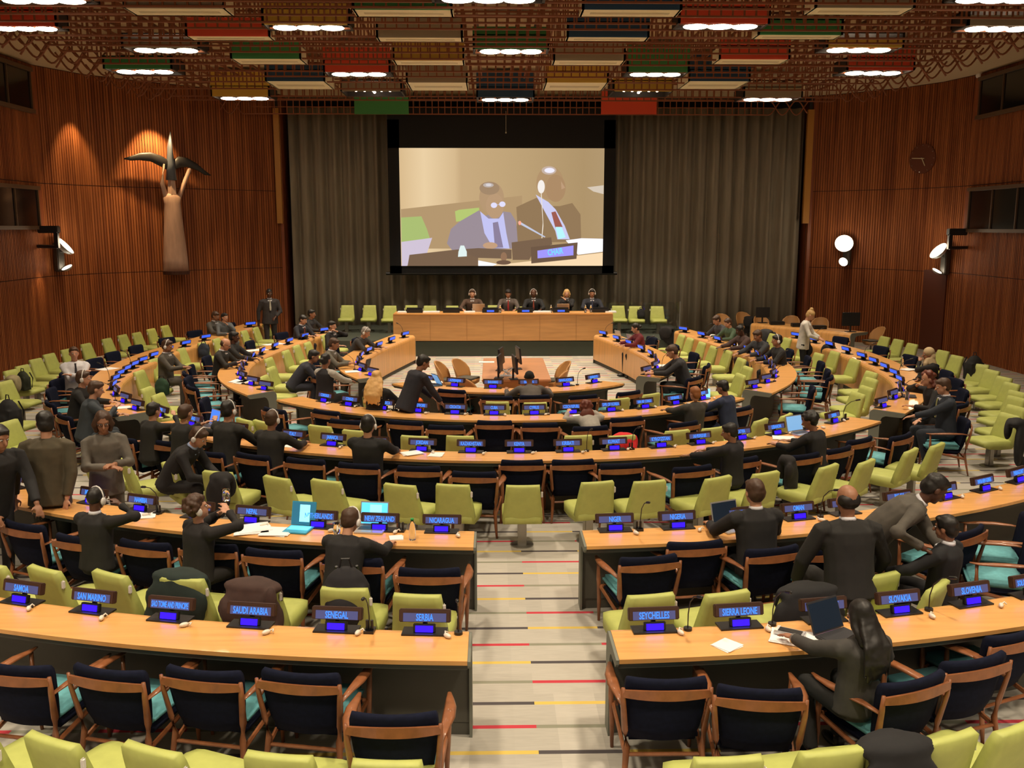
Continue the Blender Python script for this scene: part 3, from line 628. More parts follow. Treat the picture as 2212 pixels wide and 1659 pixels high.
# tan shell chairs
def make_shell():
    t=thing('shell_chair','x','chair')
    rings=[]
    for z,y,w,d in ((.36,.0,.18,.16),(.40,.0,.23,.22),(.46,-.02,.26,.25)):
        rings.append([(w*math.cos(a),y+d*math.sin(a),z) for a in [2*math.pi*q/20 for q in range(20)]])
    MB().loft(rings).build('seat',tan,t,smooth=True)
    rings=[]
    for z,y,w,c in ((.42,-.22,.24,.14),(.52,-.25,.27,.16),(.64,-.28,.28,.15),(.74,-.31,.25,.11),(.82,-.33,.17,.05),(.85,-.335,.06,.01)):
        f=[((-1+q/5)*w,y+c*(-1+q/5)**2,z) for q in range(11)]; rings.append(f+[(x_,yy-.022,z) for x_,yy,_ in f[::-1]])
    MB().loft(rings).build('backrest',tan,t,smooth=True)
    MB().box((0,-.02,.475),(.4,.38,.035)).build('seat_pad',grey_panel,t,bev=.012)
    MB().tube([(0,0,.36),(0,0,.05)],.03,8).build('pedestal',steel,t)
    for k_ in range(4):
        a=math.pi/4+k_*math.pi/2; MB().tube([(0,0,.06),(.27*math.cos(a),.27*math.sin(a),.02)],[.02,.015],6).build('foot',steel,t)
    return t
sh0=make_shell(); fs_=True
for (px,py,tx,ty,w) in ((975,782,1,-.2,'leftmost of the three at the central table'),(1012,778,1,-.5,'behind the leftmost one at the central table'),(1022,812,.6,.6,'nearest of the three left of the central table'),
    (1196,782,-1,-.2,'right of the central table, farther one'),(1186,800,-1,.2,'right of the central table, nearer one'),
    (1566,680,.2,-1,'leftmost before the right curtain'),(1613,676,.3,-1,'with a dark coat, beside the secretariat desk'),(1652,684,.3,-1,'left end of the secretariat desk'),(1706,684,-.6,-1,'behind the middle of the secretariat desk'),(1768,688,-.7,-1,'behind the standing blonde woman'),(1884,707,-1,-.2,'turned at the right end of the secretariat desk')):
    p=gz(px,py,.84); rz=rz_to(p,p+Vector((tx,ty,0))); lb='tan wooden shell chair, %s'%w
    if px>1500 and p.y>24.5: p=p
    if fs_: sh0.location=(p.x,p.y,0); sh0.rotation_euler=(0,0,rz); sh0['label']=lb; sh0['group']='tan wooden shell chairs'; fs_=False
    else: dup(sh0,(p.x,p.y,0),rz,lb,'tan wooden shell chairs')
# ================================================================ COUNTRY SIGNS WITH CONSOLES
def make_unit():
    t=thing('country_sign','x','country sign')
    tilt=Matrix.Rotation(R(-14),3,'X')
    MB().box((0,0,.006),(.31,.13,.012)).build('base_plate',black_pl,t)
    MB().tube([(0,.03,.01),(0,.03,.09)],.018,8).build('stand',black_pl,t)
    h=MB().box((0,.03,.112),(.36,.045,.088),tilt).build('housing',brown_pl,t,bev=.006)
    MB().box((0,.03-.0265,.108),(.30,.004,.058),tilt).build('name_display',blue_dim,h)
    MB().box((0,.03+.0265,.114),(.30,.004,.062),tilt).build('public_display',blue_pub,h)
    c=MB().box((0,-.012,.040),(.155,.03,.056),tilt).build('console',black_pl,t,bev=.004)
    MB().box((0,-.030,.038),(.122,.004,.044),tilt).build('touch_screen',blue_scr,c)
    return t
un0=make_unit(); ufirst=True
def unit(p,rz,label,text=None):
    global ufirst
    if ufirst: t=un0; KIDS(un0); [KIDS(c) for c in un0.children]; t.location=p; t.rotation_euler=(0,0,rz); t['label']=label; t['group']='lit country signs on the desks'; ufirst=False
    else: t=dup(un0,p,rz,label,'lit country signs on the desks')
    if text:
        sz=.066 if len(text)<15 else .058; me=text_mesh(text,sz,.001,.60 if len(text)<13 else (.52 if len(text)<16 else .42))
        if not me.materials: me.materials.append(letter)
        h=[c for c in bpy.data.objects if c.parent==t and c.name.startswith('housing')] if t is un0 else None
        o=link('lettering',me,HOUS(t)); o.location=(0,.03-.0295,.107); o.rotation_euler=(R(-14),0,0)
    return t
def HOUS(t):
    # newest housing child of t
    for c in reversed(list(COL.objects)[-40:]):
        if c.name.startswith('housing') and c.parent==t: return c
    for c in t.children:
        if c.name.startswith('housing'): return c
def on_ring(px,py,r):
    p=gz(px,py,HD); a=ang(p); return pol(r,a,HD),a
SIG={12.29:[(918,1365,'SERBIA'),(727,1362,'SENEGAL'),(538,1355,'SAUDI ARABIA'),(360,1344,'SAO TOME AND PRINCIPE'),(191,1326,'SAN MARINO'),(38,1306,'SAMOA'),
  (1414,1364,'SEYCHELLES'),(1600,1356,'SIERRA LEONE'),(1786,1344,'SINGAPORE'),(1949,1328,'SLOVAKIA'),(2105,1309,'SLOVENIA'),(2232,1288,'SOLOMON ISLANDS')],
 10.12:[(955,1147,'NICARAGUA'),(822,1143,'NEW ZEALAND'),(692,1136,'NETHERLANDS'),(548,1127,'NEPAL'),(430,1116,'NAURU'),(309,1102,'NAMIBIA'),(205,1086,'MYANMAR'),(113,1070,'MOZAMBIQUE'),(33,1052,'MOROCCO'),
  (1327,1144,'NIGER'),(1463,1140,'NIGERIA'),(1600,1130,'NORWAY'),(1719,1118,'OMAN'),(1812,1104,'PAKISTAN'),(1930,1090,'PALAU'),(2039,1076,'PANAMA'),(2119,1058,'PAPUA NEW GUINEA'),(2191,1039,'PARAGUAY')],
 7.02:[(400,893,'IRAN'),(462,912,'IRAQ'),(541,931,'ISRAEL'),(634,954,'ITALY'),(720,962,'JAMAICA'),(812,968,'JAPAN'),(914,972,'JORDAN'),(1019,973,'KAZAKHSTAN'),(1121,974,'KENYA'),(1225,973,'KIRIBATI'),(1326,972,'KUWAIT'),(1425,965,'KYRGYZSTAN'),(1514,960,'LAO PEOPLES REP.'),(1600,949,'LATVIA'),(1675,938,'LEBANON'),(1740,925,'LESOTHO'),(1797,912,'LIBERIA')],
 4.65:[(709,867,'COMOROS'),(762,875,'CONGO'),(831,884,'COSTA RICA'),(908,888,"COTE D'IVOIRE"),(986,892,'CROATIA'),(1068,894,'CUBA'),(1153,894,'CYPRUS'),(1234,892,'CZECH REPUBLIC'),(1316,887,'DPR OF KOREA'),(1389,881,'DEM. REP. CONGO'),(1455,873,'DENMARK'),(1515,863,'DJIBOUTI')],
 2.32:[(928,827,'AUSTRIA'),(995,831,'AZERBAIJAN'),(1067,836,'BAHAMAS'),(1140,836,'BAHRAIN'),(1212,831,'BANGLADESH'),(1278,826,'BARBADOS')]}
where={12.29:'nearest desk',10.12:'second desk',7.02:'third desk',4.65:'fourth desk',2.32:'innermost desk'}
white_ear=mat('white_earpiece',(.72,.66,.56),.45)
def make_ear():
    t=MB(); t.ell((0,0,.018),(.018,.035,.017)).tube([(0,.02,.02),(.02,.045,.03),(.035,.03,.02)],.006,6); return t.build('earpiece',white_ear,smooth=True)
def make_mic():
    t=thing('gooseneck_microphone','x','microphone')
    MB().tube([(0,0,0),(0,0,.02)],.03,12).build('base',black_pl,t)
    MB().tube([(0,0,.02),(0,.0,.12),(-.01,-.03,.22),(-.03,-.10,.29),(-.05,-.17,.32)],.0045,6).build('gooseneck',black_pl,t)
    MB().tube([(-.05,-.17,.32),(-.06,-.22,.335)],.012,8,ball=True).build('capsule',black_pl,t); return t
ear0=make_ear(); mic0=make_mic(); ne=0; nm_=0
def ear(p,rz,label):
    global ne
    if ne==0: o=ear0
    else: o=ear0.copy(); COL.objects.link(o)
    ne+=1; o.location=p; o.rotation_euler=(0,0,rz); tag(o,label,'earpiece','white earpieces lying on the desks')
def mic(p,rz,label):
    global nm_
    if nm_==0: mic0.location=p; mic0.rotation_euler=(0,0,rz); mic0['label']=label; mic0['group']='gooseneck microphones on the desks'
    else: dup(mic0,p,rz,label,'gooseneck microphones on the desks')
    nm_+=1
for r,L_ in SIG.items():
    for px,py,tx in L_:
        p,a=on_ring(px,py,r); unit(p,R(a),'lit blue sign reading %s on the %s'%(tx,where[r]),tx)
        if r>2.4 and tx not in('PAKISTAN','PALAU'): 
            q=pol(r+random.uniform(.06,.15),a+(9.5/r),HD); ear(q,R(a+random.uniform(-50,50)),'white earpiece lying on the desk beside the %s sign'%tx)
        if tx in ('SERBIA','SEYCHELLES','SIERRA LEONE','SLOVAKIA','SENEGAL','KUWAIT','NIGER','KIRIBATI','LIBERIA','BANGLADESH','NAMIBIA','CROATIA','OMAN','PARAGUAY'):
            q=pol(r+.02,a+(13.5/r),HD); mic(q,R(a+20),'black gooseneck microphone beside the %s sign'%tx)
# cable outlets: dark double posts beside some signs
for nm_s,r,px,py in (('SENEGAL',12.3,800,1362),('NICARAGUA',10.13,868,1145),('NIGER',10.13,1378,1143),('KUWAIT',7.03,1362,970),('LIBERIA',7.03,1818,905),('COSTA RICA',4.66,858,885),('NAMIBIA',10.13,345,1108),('CYPRUS',4.66,1180,893)):
    p,a=on_ring(px,py,r); o=MB().box((0,0,.01),(.07,.09,.02)).tube([(-.017,0,.02),(-.017,0,.085)],.011,8).tube([(.017,0,.02),(.017,0,.085)],.011,8).build('cable_outlet',black_pl); o.location=p; o.rotation_euler=(0,0,R(a)); tag(o,'black twin-post outlet standing on the desk beside the %s sign'%nm_s,'outlet','black twin-post outlets')
# side desk signs: evenly spaced along each arm (t: 0 near end .. 1 far end)
SIDE={'Al':[.04,.15,.30,.42,.54,.66,.79,.92],'Ar':[.06,.18,.33,.45,.57,.69,.81,.93],'Bl':[.03,.10,.20,.29,.38,.47,.55,.63,.71,.79,.87,.96],'Br':[.03,.11,.21,.30,.39,.48,.56,.64,.72,.80,.88,.96],
  'Cl':[.03,.09,.16,.23,.30,.36,.42,.48,.54,.60,.67,.74,.81,.88,.95],'Cr':[.03,.11,.20,.29,.38,.47,.56,.64,.72,.80,.88,.96]}
for key,ts in SIDE.items():
    F,Q=ARMS[key]
    for j,tt in enumerate(ts):
        k_=tt*28; i=min(int(k_),27); f=k_-i; s=Q[i].lerp(Q[i+1],f); fr_=F[i].lerp(F[i+1],f); d=(s-fr_).normalized()
        p=fr_+d*.15; p.z=HD; unit(p,rz_to(s,fr_),'%s blue-lit sign unit from the near end of the %s %s side desk'%(ORD[j],side[key][0],side[key][1]))
        if j%3==1:
            q=p+d*.1; e_=(F[min(i+1,28)]-F[i]).normalized()*.22; mic(q+e_,rz_to(s,fr_),'gooseneck microphone beside the %s sign unit, %s %s side desk'%(ORD[j],side[key][0],side[key][1]))
# ================================================================ LAPTOPS, PAPERS, BOTTLES
scr_cyan=mat('cyan_laptop_screen',(.1,.4,.6),.3,emit=(.08,.55,.90),es=1.3); scr_win=mat('screen_window_light',(.2,.6,.7),.3,emit=(.25,.80,1.0),es=1.4)
scr_blue=mat('pale_blue_laptop_screen',(.2,.4,.7),.3,emit=(.10,.24,.45),es=1.2); scr_dark=mat('dark_laptop_screen',(.01,.014,.02),.15,emit=(.01,.018,.03),es=.6)
alu=mat('aluminium',(.55,.55,.57),.3,.6); kb=mat('laptop_keyboard',(.03,.03,.035),.5); kbc=mat('cyan_laptop_deck',(.05,.35,.55),.4)
def laptop(p,rz,label,body,screen,extra=None,w=.33,lid=105,logo=False,kbm=None):
    t=thing('laptop',label,'laptop',p,rz)
    MB().box((0,-.11,.009),(w,.22,.016)).build('keyboard_base',body,t,bev=.004)
    MB().box((0,-.09,.0185),(w*.86,.11,.002)).build('keyboard',kbm or kb,t)
    a=R(lid-90); rot=Matrix.Rotation(-a,3,'X'); c=Vector((0,0,.018))+rot@Vector((0,0,.11))
    l=MB().box(c,(w,.010,.22),rot).build('screen_lid',body,t,bev=.003)
    MB().box(c+rot@Vector((0,-.006,0)),(w*.93,.002,.195),rot).build('display',screen,l)
    if extra: MB().box(c+rot@Vector((w*.05,-.0078,0)),(w*.42,.001,.16),rot).build('open_window',extra,l)
    if logo: MB().ell(c+rot@Vector((0,.006,.0)),(.02,.002,.02),rot).build('lid_emblem',mat('white_glow',(.8,.8,.8),.4,emit=(.8,.8,1),es=1.2),l)
    return t
def at_desk(px,py,dz=0): p=gz(px,py,HD); p.z=HD+dz; return p
p=at_desk(655,1138); laptop(p,R(ang(p)),'open laptop with cyan deck and bright cyan screen beside the NETHERLANDS sign',kbc,mat('cyan_desktop',(.02,.1,.13),.3,emit=(.02,.12,.2),es=1),scr_win,w=.24,kbm=scr_cyan)
p=at_desk(808,1138); laptop(p,R(ang(p)),'aluminium laptop with a bright cyan screen, used by the brown-haired man',alu,scr_cyan,scr_win,w=.27)
p=at_desk(1568,1136); laptop(p,R(ang(p)+14),'thin black laptop with a dark screen beside the NORWAY sign',alu,scr_dark,w=.30)
p=at_desk(1790,1368); laptop(p,R(ang(p)+20),'black laptop with a dark screen in front of the long-haired woman',kb,scr_dark,w=.30,lid=112)
p=at_desk(1718,934); laptop(p,R(ang(p)-4),'silver laptop with a pale blue screen on the third desk beside LEBANON',alu,scr_blue,w=.30)
p=at_desk(462,920); laptop(p,R(ang(p)-10),'laptop with a blue screen before the raised hands of a seated man',alu,mat('royal_blue_screen',(.05,.15,.5),.3,emit=(.05,.17,.7),es=1.2),w=.28)
p=at_desk(950,832); laptop(p,R(-60),'half-closed laptop tilted on the innermost desk beside the AUSTRIA sign',mat('blue_grey_lid',(.10,.17,.22),.4),scr_blue,w=.24,lid=60)
for i,(tt,lb) in enumerate(((.86,'farther silver laptop on the right innermost side desk'),(.78,'nearer silver laptop on the right innermost side desk, white emblem on its lid'))):
    F,Q=ARMS['Ar']; s=Q[int(tt*28)]; fr_=F[int(tt*28)]; d=(s-fr_).normalized(); p=fr_+d*.33; p.z=HD; laptop(p,rz_to(s,fr_),lb,alu,scr_blue,w=.30,logo=i==1)
p=at_desk(1948,856); laptop(p,R(70),'black laptop standing half open among cups on the right outermost side desk',kb,scr_dark,w=.28)
p=at_desk(792,800); laptop(p,R(-110),'small black laptop on the left innermost side desk corner',kb,scr_dark,w=.2)
def sheet(px,py,w,h,rz,label,n=1,par=None):
    p=at_desk(px,py); g=MB()
    for q in range(n): g.box((random.uniform(-.01,.01)*q,random.uniform(-.01,.01)*q,.003+.005*q),(w,h,.004),Matrix.Rotation(R(q*6),3,'Z'))
    o=g.build('paper_stack' if n>1 else 'paper_sheet',paper); o.location=p; o.rotation_euler=(0,0,R(rz)); tag(o,label,'paper')
sheet(1570,1396,.16,.15,35,'small white note pad lying on the nearest right desk below SIERRA LEONE',2)
sheet(1715,1382,.22,.29,58,'white papers under the black phone case on the nearest right desk',3)
t=thing('phone_case','black and silver phone case lying on white papers before the woman','phone case',at_desk(1706,1376,.02),R(58)); MB().box((0,0,.012),(.10,.20,.024)).build('case_body',alu,t,bev=.005); MB().box((0,0,.026),(.06,.16,.004)).build('glass_face',black_pl,t); MB().box((-.0,.085,.027),(.09,.02,.004)).build('end_strip',white_pl,t)
sheet(308,1113,.24,.26,10,'white papers before the man with the hand at his ear',2)
sheet(545,1146,.30,.26,6,'left one of the white paper stacks between NEPAL and NETHERLANDS signs',4); sheet(598,1150,.26,.24,-14,'right one of the white paper stacks between NEPAL and NETHERLANDS signs',3)
sheet(857,1163,.12,.12,5,'small white napkin beside the water bottle on the second desk',2)
sheet(888,980,.24,.20,20,'left white papers below the JORDAN sign',3); sheet(942,983,.17,.21,-12,'right white paper below the JORDAN sign',2)
sheet(628,963,.15,.2,-20,'small white paper before the ITALY sign',1)
sheet(1458,886,.30,.22,14,'white paper lying at the right end of the fourth desk',2)
sheet(1248,899,.14,.2,10,'white paper to the left of the red-haired woman',1)
sheet(1694,948,.28,.2,-25,'white papers left of the silver laptop beside LEBANON',3)
sheet(508,773,.34,.42,60,'white papers the balding reader holds on the left middle side desk',4); sheet(520,823,.42,.3,75,'upper white papers at the bend of the left middle side desk',2); sheet(525,826,.35,.2,60,'lower white papers at the bend of the left middle side desk',2)
sheet(552,757,.5,.3,40,'white papers beside the reader on the left middle side desk',2); sheet(590,744,.5,.25,40,'white papers farther along the left middle side desk',2)
sheet(266,881,.22,.2,20,'white paper at the near end of the left outermost side desk',2); sheet(232,797,.35,.3,60,'pale folder at the bend of the left outermost side desk',1)
sheet(1963,799,.30,.22,25,'white papers in front of the woman with the beige headscarf',3); sheet(1950,846,.5,.2,10,'white papers before the red-haired woman on the right side desk',2)
sheet(1436,790,.3,.25,5,'white notes before the man writing at the innermost right side desk',2); sheet(762,803,.3,.25,15,'white papers at the near end of the left innermost side desk',2)
sheet(938,826,.3,.18,10,'white papers under the hands of the person in the dark jumper',1)
sheet(1655,765,.30,.35,60,'white papers at the middle of the right middle side desk',3); sheet(1600,746,.4,.25,60,'white papers before the man in the dark jacket, right middle desk',2); sheet(1530,725,.35,.3,60,'white papers before the person in the green floral top',3)
def bottle(px,py,z,label,cap=(.02,.35,.08),h=.2):
    p=gz(px,py,z); t=thing('water_bottle',label,'bottle',(p.x,p.y,z),0)
    MB().tube([(0,0,0),(0,0,.01),(0,0,h*.7),(0,0,h*.85),(0,0,h*.93)],[.028,.031,.031,.014,.012],12).build('body',glass,t,smooth=True)
    MB().tube([(0,0,h*.93),(0,0,h)],.015,10).build('cap',mat('cap_%.2f'%cap[1],cap,.4),t)
bottle(891,1166,HD,'clear water bottle with a green cap beside the NICARAGUA sign')
bottle(1948,792,HD,'clear water bottle near the beige headscarf woman',(.7,.7,.75)); bottle(1959,864,HD,'water bottle with a blue label before the man in the blue suit',(.7,.7,.75))
def cup(px,py,label,z=HD):
    p=gz(px,py,z); o=MB().tube([(0,0,0),(0,0,.11)],[.03,.038],14).build('drinking_glass',glass,smooth=True); o.location=(p.x,p.y,z); tag(o,label,'glass')
cup(728,1155,'drinking glass beside the cyan laptop on the second desk'); cup(1922,862,'left one of the plastic cups near the end of the right outermost desk'); cup(1934,858,'right one of the plastic cups near the end of the right outermost desk')
cup(489,1082,'small clear glass held at the mouth of the curly-haired drinker',1.10)
cup(1680,768,'white cup on the right middle side desk')
# phones on row four
o=MB().box((0,0,.07),(.07,.01,.14),Matrix.Rotation(R(-12),3,'X')).build('smartphone',mat('bright_phone_screen',(.1,.3,.5),.3,emit=(.2,.6,1),es=1.6)); p=at_desk(1529,858); o.location=p; tag(o,'bright smartphone held up between the two men at the fourth desk','phone')
# podium things
for i,x in enumerate((-2.72,-1.70,-.62,.35,1.33,2.42)):
    t=thing('podium_display','%s low black display unit from the left on the podium'%ORD[i],'display unit',(x+.1,25.78,1.183),0,'black display units on the podium')
    MB().box((0,0,.05),(.46,.06,.10)).build('housing',black_pl,t,bev=.006); MB().box((0,.05,.07),(.42,.03,.14)).build('rear_screen',black_pl,t)
    if i in(3,4)or i==2: MB().box((0,-.032,.05),(.2,.003,.05)).build('name_display',blue_pub,t)
for x,w,lb in ((-3.0,.25,'leftmost white papers on the podium'),(-2.2,.45,'white papers between the first two podium displays'),(-1.15,.3,'white papers right of the second podium display'),(.85,.5,'white papers between the middle podium displays'),(2.75,.3,'rightmost white papers on the podium')):
    o=MB().box((0,0,.02),(w,.25,.04)).build('paper_stack',paper); o.location=(x+.05,25.8,1.183); tag(o,lb,'paper')
for x,lb in ((-1.15+.35,'raised tan laptop before the headphone wearer at the podium'),(1.55,'raised tan laptop before the blonde woman at the podium')):
    o=thing('laptop',lb,'laptop',(x-.05,25.95,1.183),R(180)); MB().box((0,-.1,.01),(.32,.2,.02)).build('keyboard_base',alu,o); MB().box((0,0,.12),(.34,.01,.23),Matrix.Rotation(R(-12),3,'X')).build('screen_lid',mat('tan_lid',(.5,.36,.25),.5),o)
for i,x in enumerate((-.25,1.15,2.1,2.25)):
    p=(x,25.75,1.183); t=thing('water_bottle','%s water bottle from the left on the podium'%ORD[i],'bottle',p,0,'water bottles on the podium'); MB().tube([(0,0,0),(0,0,.14),(0,0,.19)],[.03,.03,.013],10).build('body',glass,t,smooth=True); MB().tube([(0,0,.19),(0,0,.21)],.015,8).build('cap',white_pl,t)
# monitors on the central table
for i,(px,py,rz,lb) in enumerate(((1080,815,82,'nearer left'),(1083,798,80,'farther left'),(1112,817,97,'nearer right'),(1120,795,98,'farther right'))):
    p=gz(px,py,HD+.02); t=thing('monitor','black monitor seen edge-on, %s of the four on the central table'%lb,'monitor',(p.x,p.y,HD+.003),R(rz))
    MB().box((0,0,.28),(.48,.035,.32),Matrix.Rotation(R(-6),3,'X')).build('screen',black_pl,t,bev=.006); MB().tube([(0,.03,0),(0,.03,.2)],.02,8).build('stand',black_pl,t); MB().box((0,.02,.006),(.22,.16,.012)).build('foot',black_pl,t)
t=thing('document_tray','grey wire clutter of cables and glasses between the central monitors','cables',gz(1097,812,HD),0)
MB().tube([(-.1,0,.01),(.0,.1,.1),(.1,0,.16),(.0,-.1,.05),(-.1,.05,.12),(.05,.1,.02)],.012,6).build('cable_loop',mat('grey_cable',(.4,.38,.36),.5),t); MB().box((0,0,.006),(.3,.2,.012)).build('tray',alu,t)
p=gz(1020,783,HD); o=MB().box((0,0,.004),(.32,.2,.008)).build('paper_sheet',paper); o.location=(p.x+.3,p.y,HD+.003); tag(o,'white paper on the left of the central table','paper')
# monitor + clutter on the secretariat desk
SF,SQ=resample([(x,y) for x,y in sd],14),resample([(x,y) for x,y in sq],14)
for px,k_,w_,h_,lb in ((1842,13,.48,.36,'black monitor at the right end of the secretariat desk'),(1655,1,.40,.30,'black monitor at the left end of the secretariat desk')):
    p=SF[k_].lerp(SQ[k_],.45); p.z=HD; t=thing('monitor',lb,'monitor',(p.x,p.y,HD+.002),R(0)); MB().box((0,0,.16+h_/2),(w_,.04,h_)).build('screen',black_pl,t,bev=.008); MB().tube([(0,.02,0),(0,.02,.2)],.025,8).build('stand',black_pl,t); MB().box((0,0,.008),(.26,.18,.016)).build('foot',black_pl,t)
for i,(k_,w_) in enumerate(((4,.4),(7,.4),(10,.35))):
    p=SF[k_].lerp(SQ[k_],.4); p.z=HD; o=MB().box((0,0,.05),(w_,.2,.1)).build('desk_console',black_pl,bev=.01); o.location=p; tag(o,'%s low black console from the left on the secretariat desk'%ORD[i],'console','black consoles on the secretariat desk')
# ================================================================ GLASS RAILING BEHIND THE DAIS CHAIRS
t=thing('glass_railing','low clear glass screens standing behind the dais chairs on the right','glass screen',(3.9,27.3,0))
MB().box((0,.85,.85),(2.6,.012,.85)).build('pane',glass,t); MB().box((1.3,.85,.7),(.03,.03,1.2)).build('post',steel,t); MB().box((-1.3,.85,.7),(.03,.03,1.2)).build('post',steel,t)
# ================================================================ WALL SCONCES
glow=mat('bright_lamp_bowl',(1,.95,.85),.4,emit=(1,.90,.70),es=9); shell=mat('grey_white_shade',(.45,.45,.43),.35)
def sconce(p,rz,up,down,label,nrm):
    t=thing('wall_lamp',label,'wall lamp',p,rz)
    MB().box((0,.20,-.12),(.22,.16,.75)).build('backplate',mat('bronze_backplate',(.06,.05,.04),.5),t,bev=.02)
    MB().tube([(0,.15,.02),(0,0,.02)],.03,8).build('arm',steel,t)
    for (c,rr,dirv,nm2) in (((0,-.06,.18),.27,up,'upper_bowl'),((0,-.04,-.38),.14,down,'lower_bowl')):
        q=(Matrix.Rotation(-rz,3,'Z')@Vector(dirv)).to_track_quat('Z','Y').to_matrix(); c=Vector(c)
        rings=[]
        for k_ in range(7):
            a=R(90)*k_/6; rings.append([c+q@Vector((rr*math.cos(b_)*max(math.sin(a),.02),rr*math.sin(b_)*max(math.sin(a),.02),-rr*.6*math.cos(a))) for b_ in [2*math.pi*u_/20 for u_ in range(20)]])
        bw=MB().loft(rings,cap=False).build(nm2,shell,t,smooth=True)
        rings=[[c+q@Vector((rr*.93*math.cos(b_)*s_,rr*.93*math.sin(b_)*s_,z_*rr)) for b_ in [2*math.pi*u_/20 for u_ in range(20)]] for s_,z_ in ((.05,-.12),(.6,-.10),(1,-.02))]
        MB().loft(rings,cap=True).build('glowing_disc',glow,bw)
    l=light('wall_lamp_light','POINT',Vector(p)+Vector(nrm)*.5+Vector((0,0,.25)),Vector(p),18,(1,.8,.55),shadow_soft_size=.15)
def onwall(px,py,P,off):
    # intersection of the photo ray with the wall polyline, moved into the room
    d=ray(px,py)
    for a,b_ in zip(P,P[1:]):
        a=Vector((*a,0)); b_=Vector((*b_,0)); e_=b_-a; den=d.x*e_.y-d.y*e_.x
        if abs(den)<1e-6: continue
        tt=((a.x-EYE.x)*e_.y-(a.y-EYE.y)*e_.x)/den; uu=((a.x-EYE.x)*d.y-(a.y-EYE.y)*d.x)/den
        if tt>0 and 0<=uu<=1 and a.y+e_.y*uu>8:
            p=EYE+d*tt; n_=Vector((e_.y,-e_.x,0)).normalized()
            if n_.dot(Vector((0,15,0))-p)<0: n_=-n_
            return p+n_*off,math.atan2(n_.x,-n_.y),n_
p,rz,nr=onwall(118,545,LW,.34); sconce(p,rz,(.72,.12,.62),(-.3,-.38,.85),'pair of bright bowl lamps on the left boarded wall',nr)
p,rz,nr=onwall(1835,538,RW,.34); sconce(p,rz,(-.25,-.85,.35),(.05,-.85,.40),'left one of the two paired bowl lamps on the right wall',nr)
p,rz,nr=onwall(2052,555,RW,.34); sconce(p,rz,(-.72,-.08,.62),(.35,-.38,.85),'right one of the two paired bowl lamps, below the right booth window',nr)
def accent(px,py,off,z,tx,ty,en,sp,nm='accent_spot_light'):
    p,rz,nr=onwall(px,py,LW,off); q,_,_=onwall(tx,ty,LW,0)
    light(nm,'SPOT',(p.x,p.y,z),q,en,(1,.66,.30),spot_size=R(sp),spot_blend=.7,shadow_soft_size=.05)
accent(318,250,.7,6.76,335,430,800,70); accent(150,250,.5,6.76,160,440,260,60); accent(86,620,.35,2.75,88,760,30,70)
# wall cameras on brackets
for px,py,WLL,s,lb in ((75,500,LW,1,'black remote camera on a bracket below the left booth window'),(2095,505,RW,-1,'black remote camera on a bracket below the right booth window')):
    p,rz,nr=onwall(px,py,WLL,.25); t=thing('wall_camera',lb,'camera',p,0)
    MB().box((.1*s,0,.05),(.5,.2,.18)).build('camera_body',black_pl,t,bev=.02); MB().box((.28*s,0,-.2),(.10,.1,.42)).build('drop_arm',black_pl,t); MB().tube([(.28*s,0,-.38),(-.45*s,.05,-.36)],.045,8).build('bracket',black_pl,t); MB().box((-.47*s,.05,-.36),(.16,.2,.24)).build('wall_plate',black_pl,t,bev=.02)
# clock: glass disc with pale hands
p,rz,nr=onwall(1995,343,RW,.06); t=thing('wall_clock','round wall clock with pale hands on dark boards of the right wall','clock',p,rz)
MB().tube([(0,.03,0),(0,-.0,0)],.42,40).build('dial',mat('dark_red_dial',(.11,.028,.012),.25),t)
hm=mat('pale_gold_hand',(.6,.5,.3),.4)
MB().box((-.13,-.01,.015),(.40,.01,.022),Matrix.Rotation(R(4),3,'Y')).build('hand',hm,t); MB().box((.05,-.015,-.09),(.02,.01,.26),Matrix.Rotation(R(-28),3,'Y')).build('hand',hm,t)
tk=MB()
for h_ in range(12):
    if h_==6: continue
    a=2*math.pi*h_/12; tk.box((.37*math.sin(a),-.006,.37*math.cos(a)),(.012,.01,.035),Matrix.Rotation(a,3,'Y'))
tk.build('hour_marks',mat('dim_hour_mark',(.25,.15,.09),.4),t); MB().ell((-.05,-.02,-.37),(.018,.01,.018)).build('hour_marks',mat('bright_mark',(.9,.9,.9),.2),t)
# dark door leaf at the right wall
p,rz,nr=onwall(2018,655,RW,.04); o=MB().box((0,0,1.15),(1.0,.06,2.3)).build('door_1',mat('dark_mahogany_door',(.10,.022,.008),.5)); o.location=(p.x,p.y,0); o.rotation_euler=(0,0,rz); o['kind']='structure'
# ================================================================ ABSTRACT WALL SCULPTURE (plain stand-in: tapered wooden column, raised posts, dark bow)
p,rz,nr=onwall(366,480,LW,.30); zb=gy(366,585,p.y).z
stn=mat('pinkish_carved_wood',(.40,.25,.18),.6,noise=.12,nscale=4,stretch=(3,3,.6)); dkb=mat('black_carved_wood',(.012,.010,.010),.5)
t=thing('wall_sculpture','tall abstract carved sculpture with a dark bow on the left wall','sculpture',(p.x,p.y,zb),rz)
rings=[]
for z,wx,wy in ((0,.36,.28),(.3,.345,.27),(.9,.30,.24),(1.5,.25,.21),(1.9,.225,.19),(2.05,.25,.17),(2.15,.19,.13),(2.2,.09,.08)):
    rings.append([(wx*math.cos(a)*(1-.04*math.cos(3*a)),wy*math.sin(a),z) for a in [2*math.pi*q/24 for q in range(24)]])
MB().loft(rings).build('tapered_column',stn,t,smooth=True)
MB().tube([(0,0,-.10),(0,0,.0)],[.36,.38],24).build('plinth',redwood_dark,t)
MB().tube([(0,-.02,2.15),(0,-.02,2.62)],[.13,.10],6).build('faceted_block',stn,t)
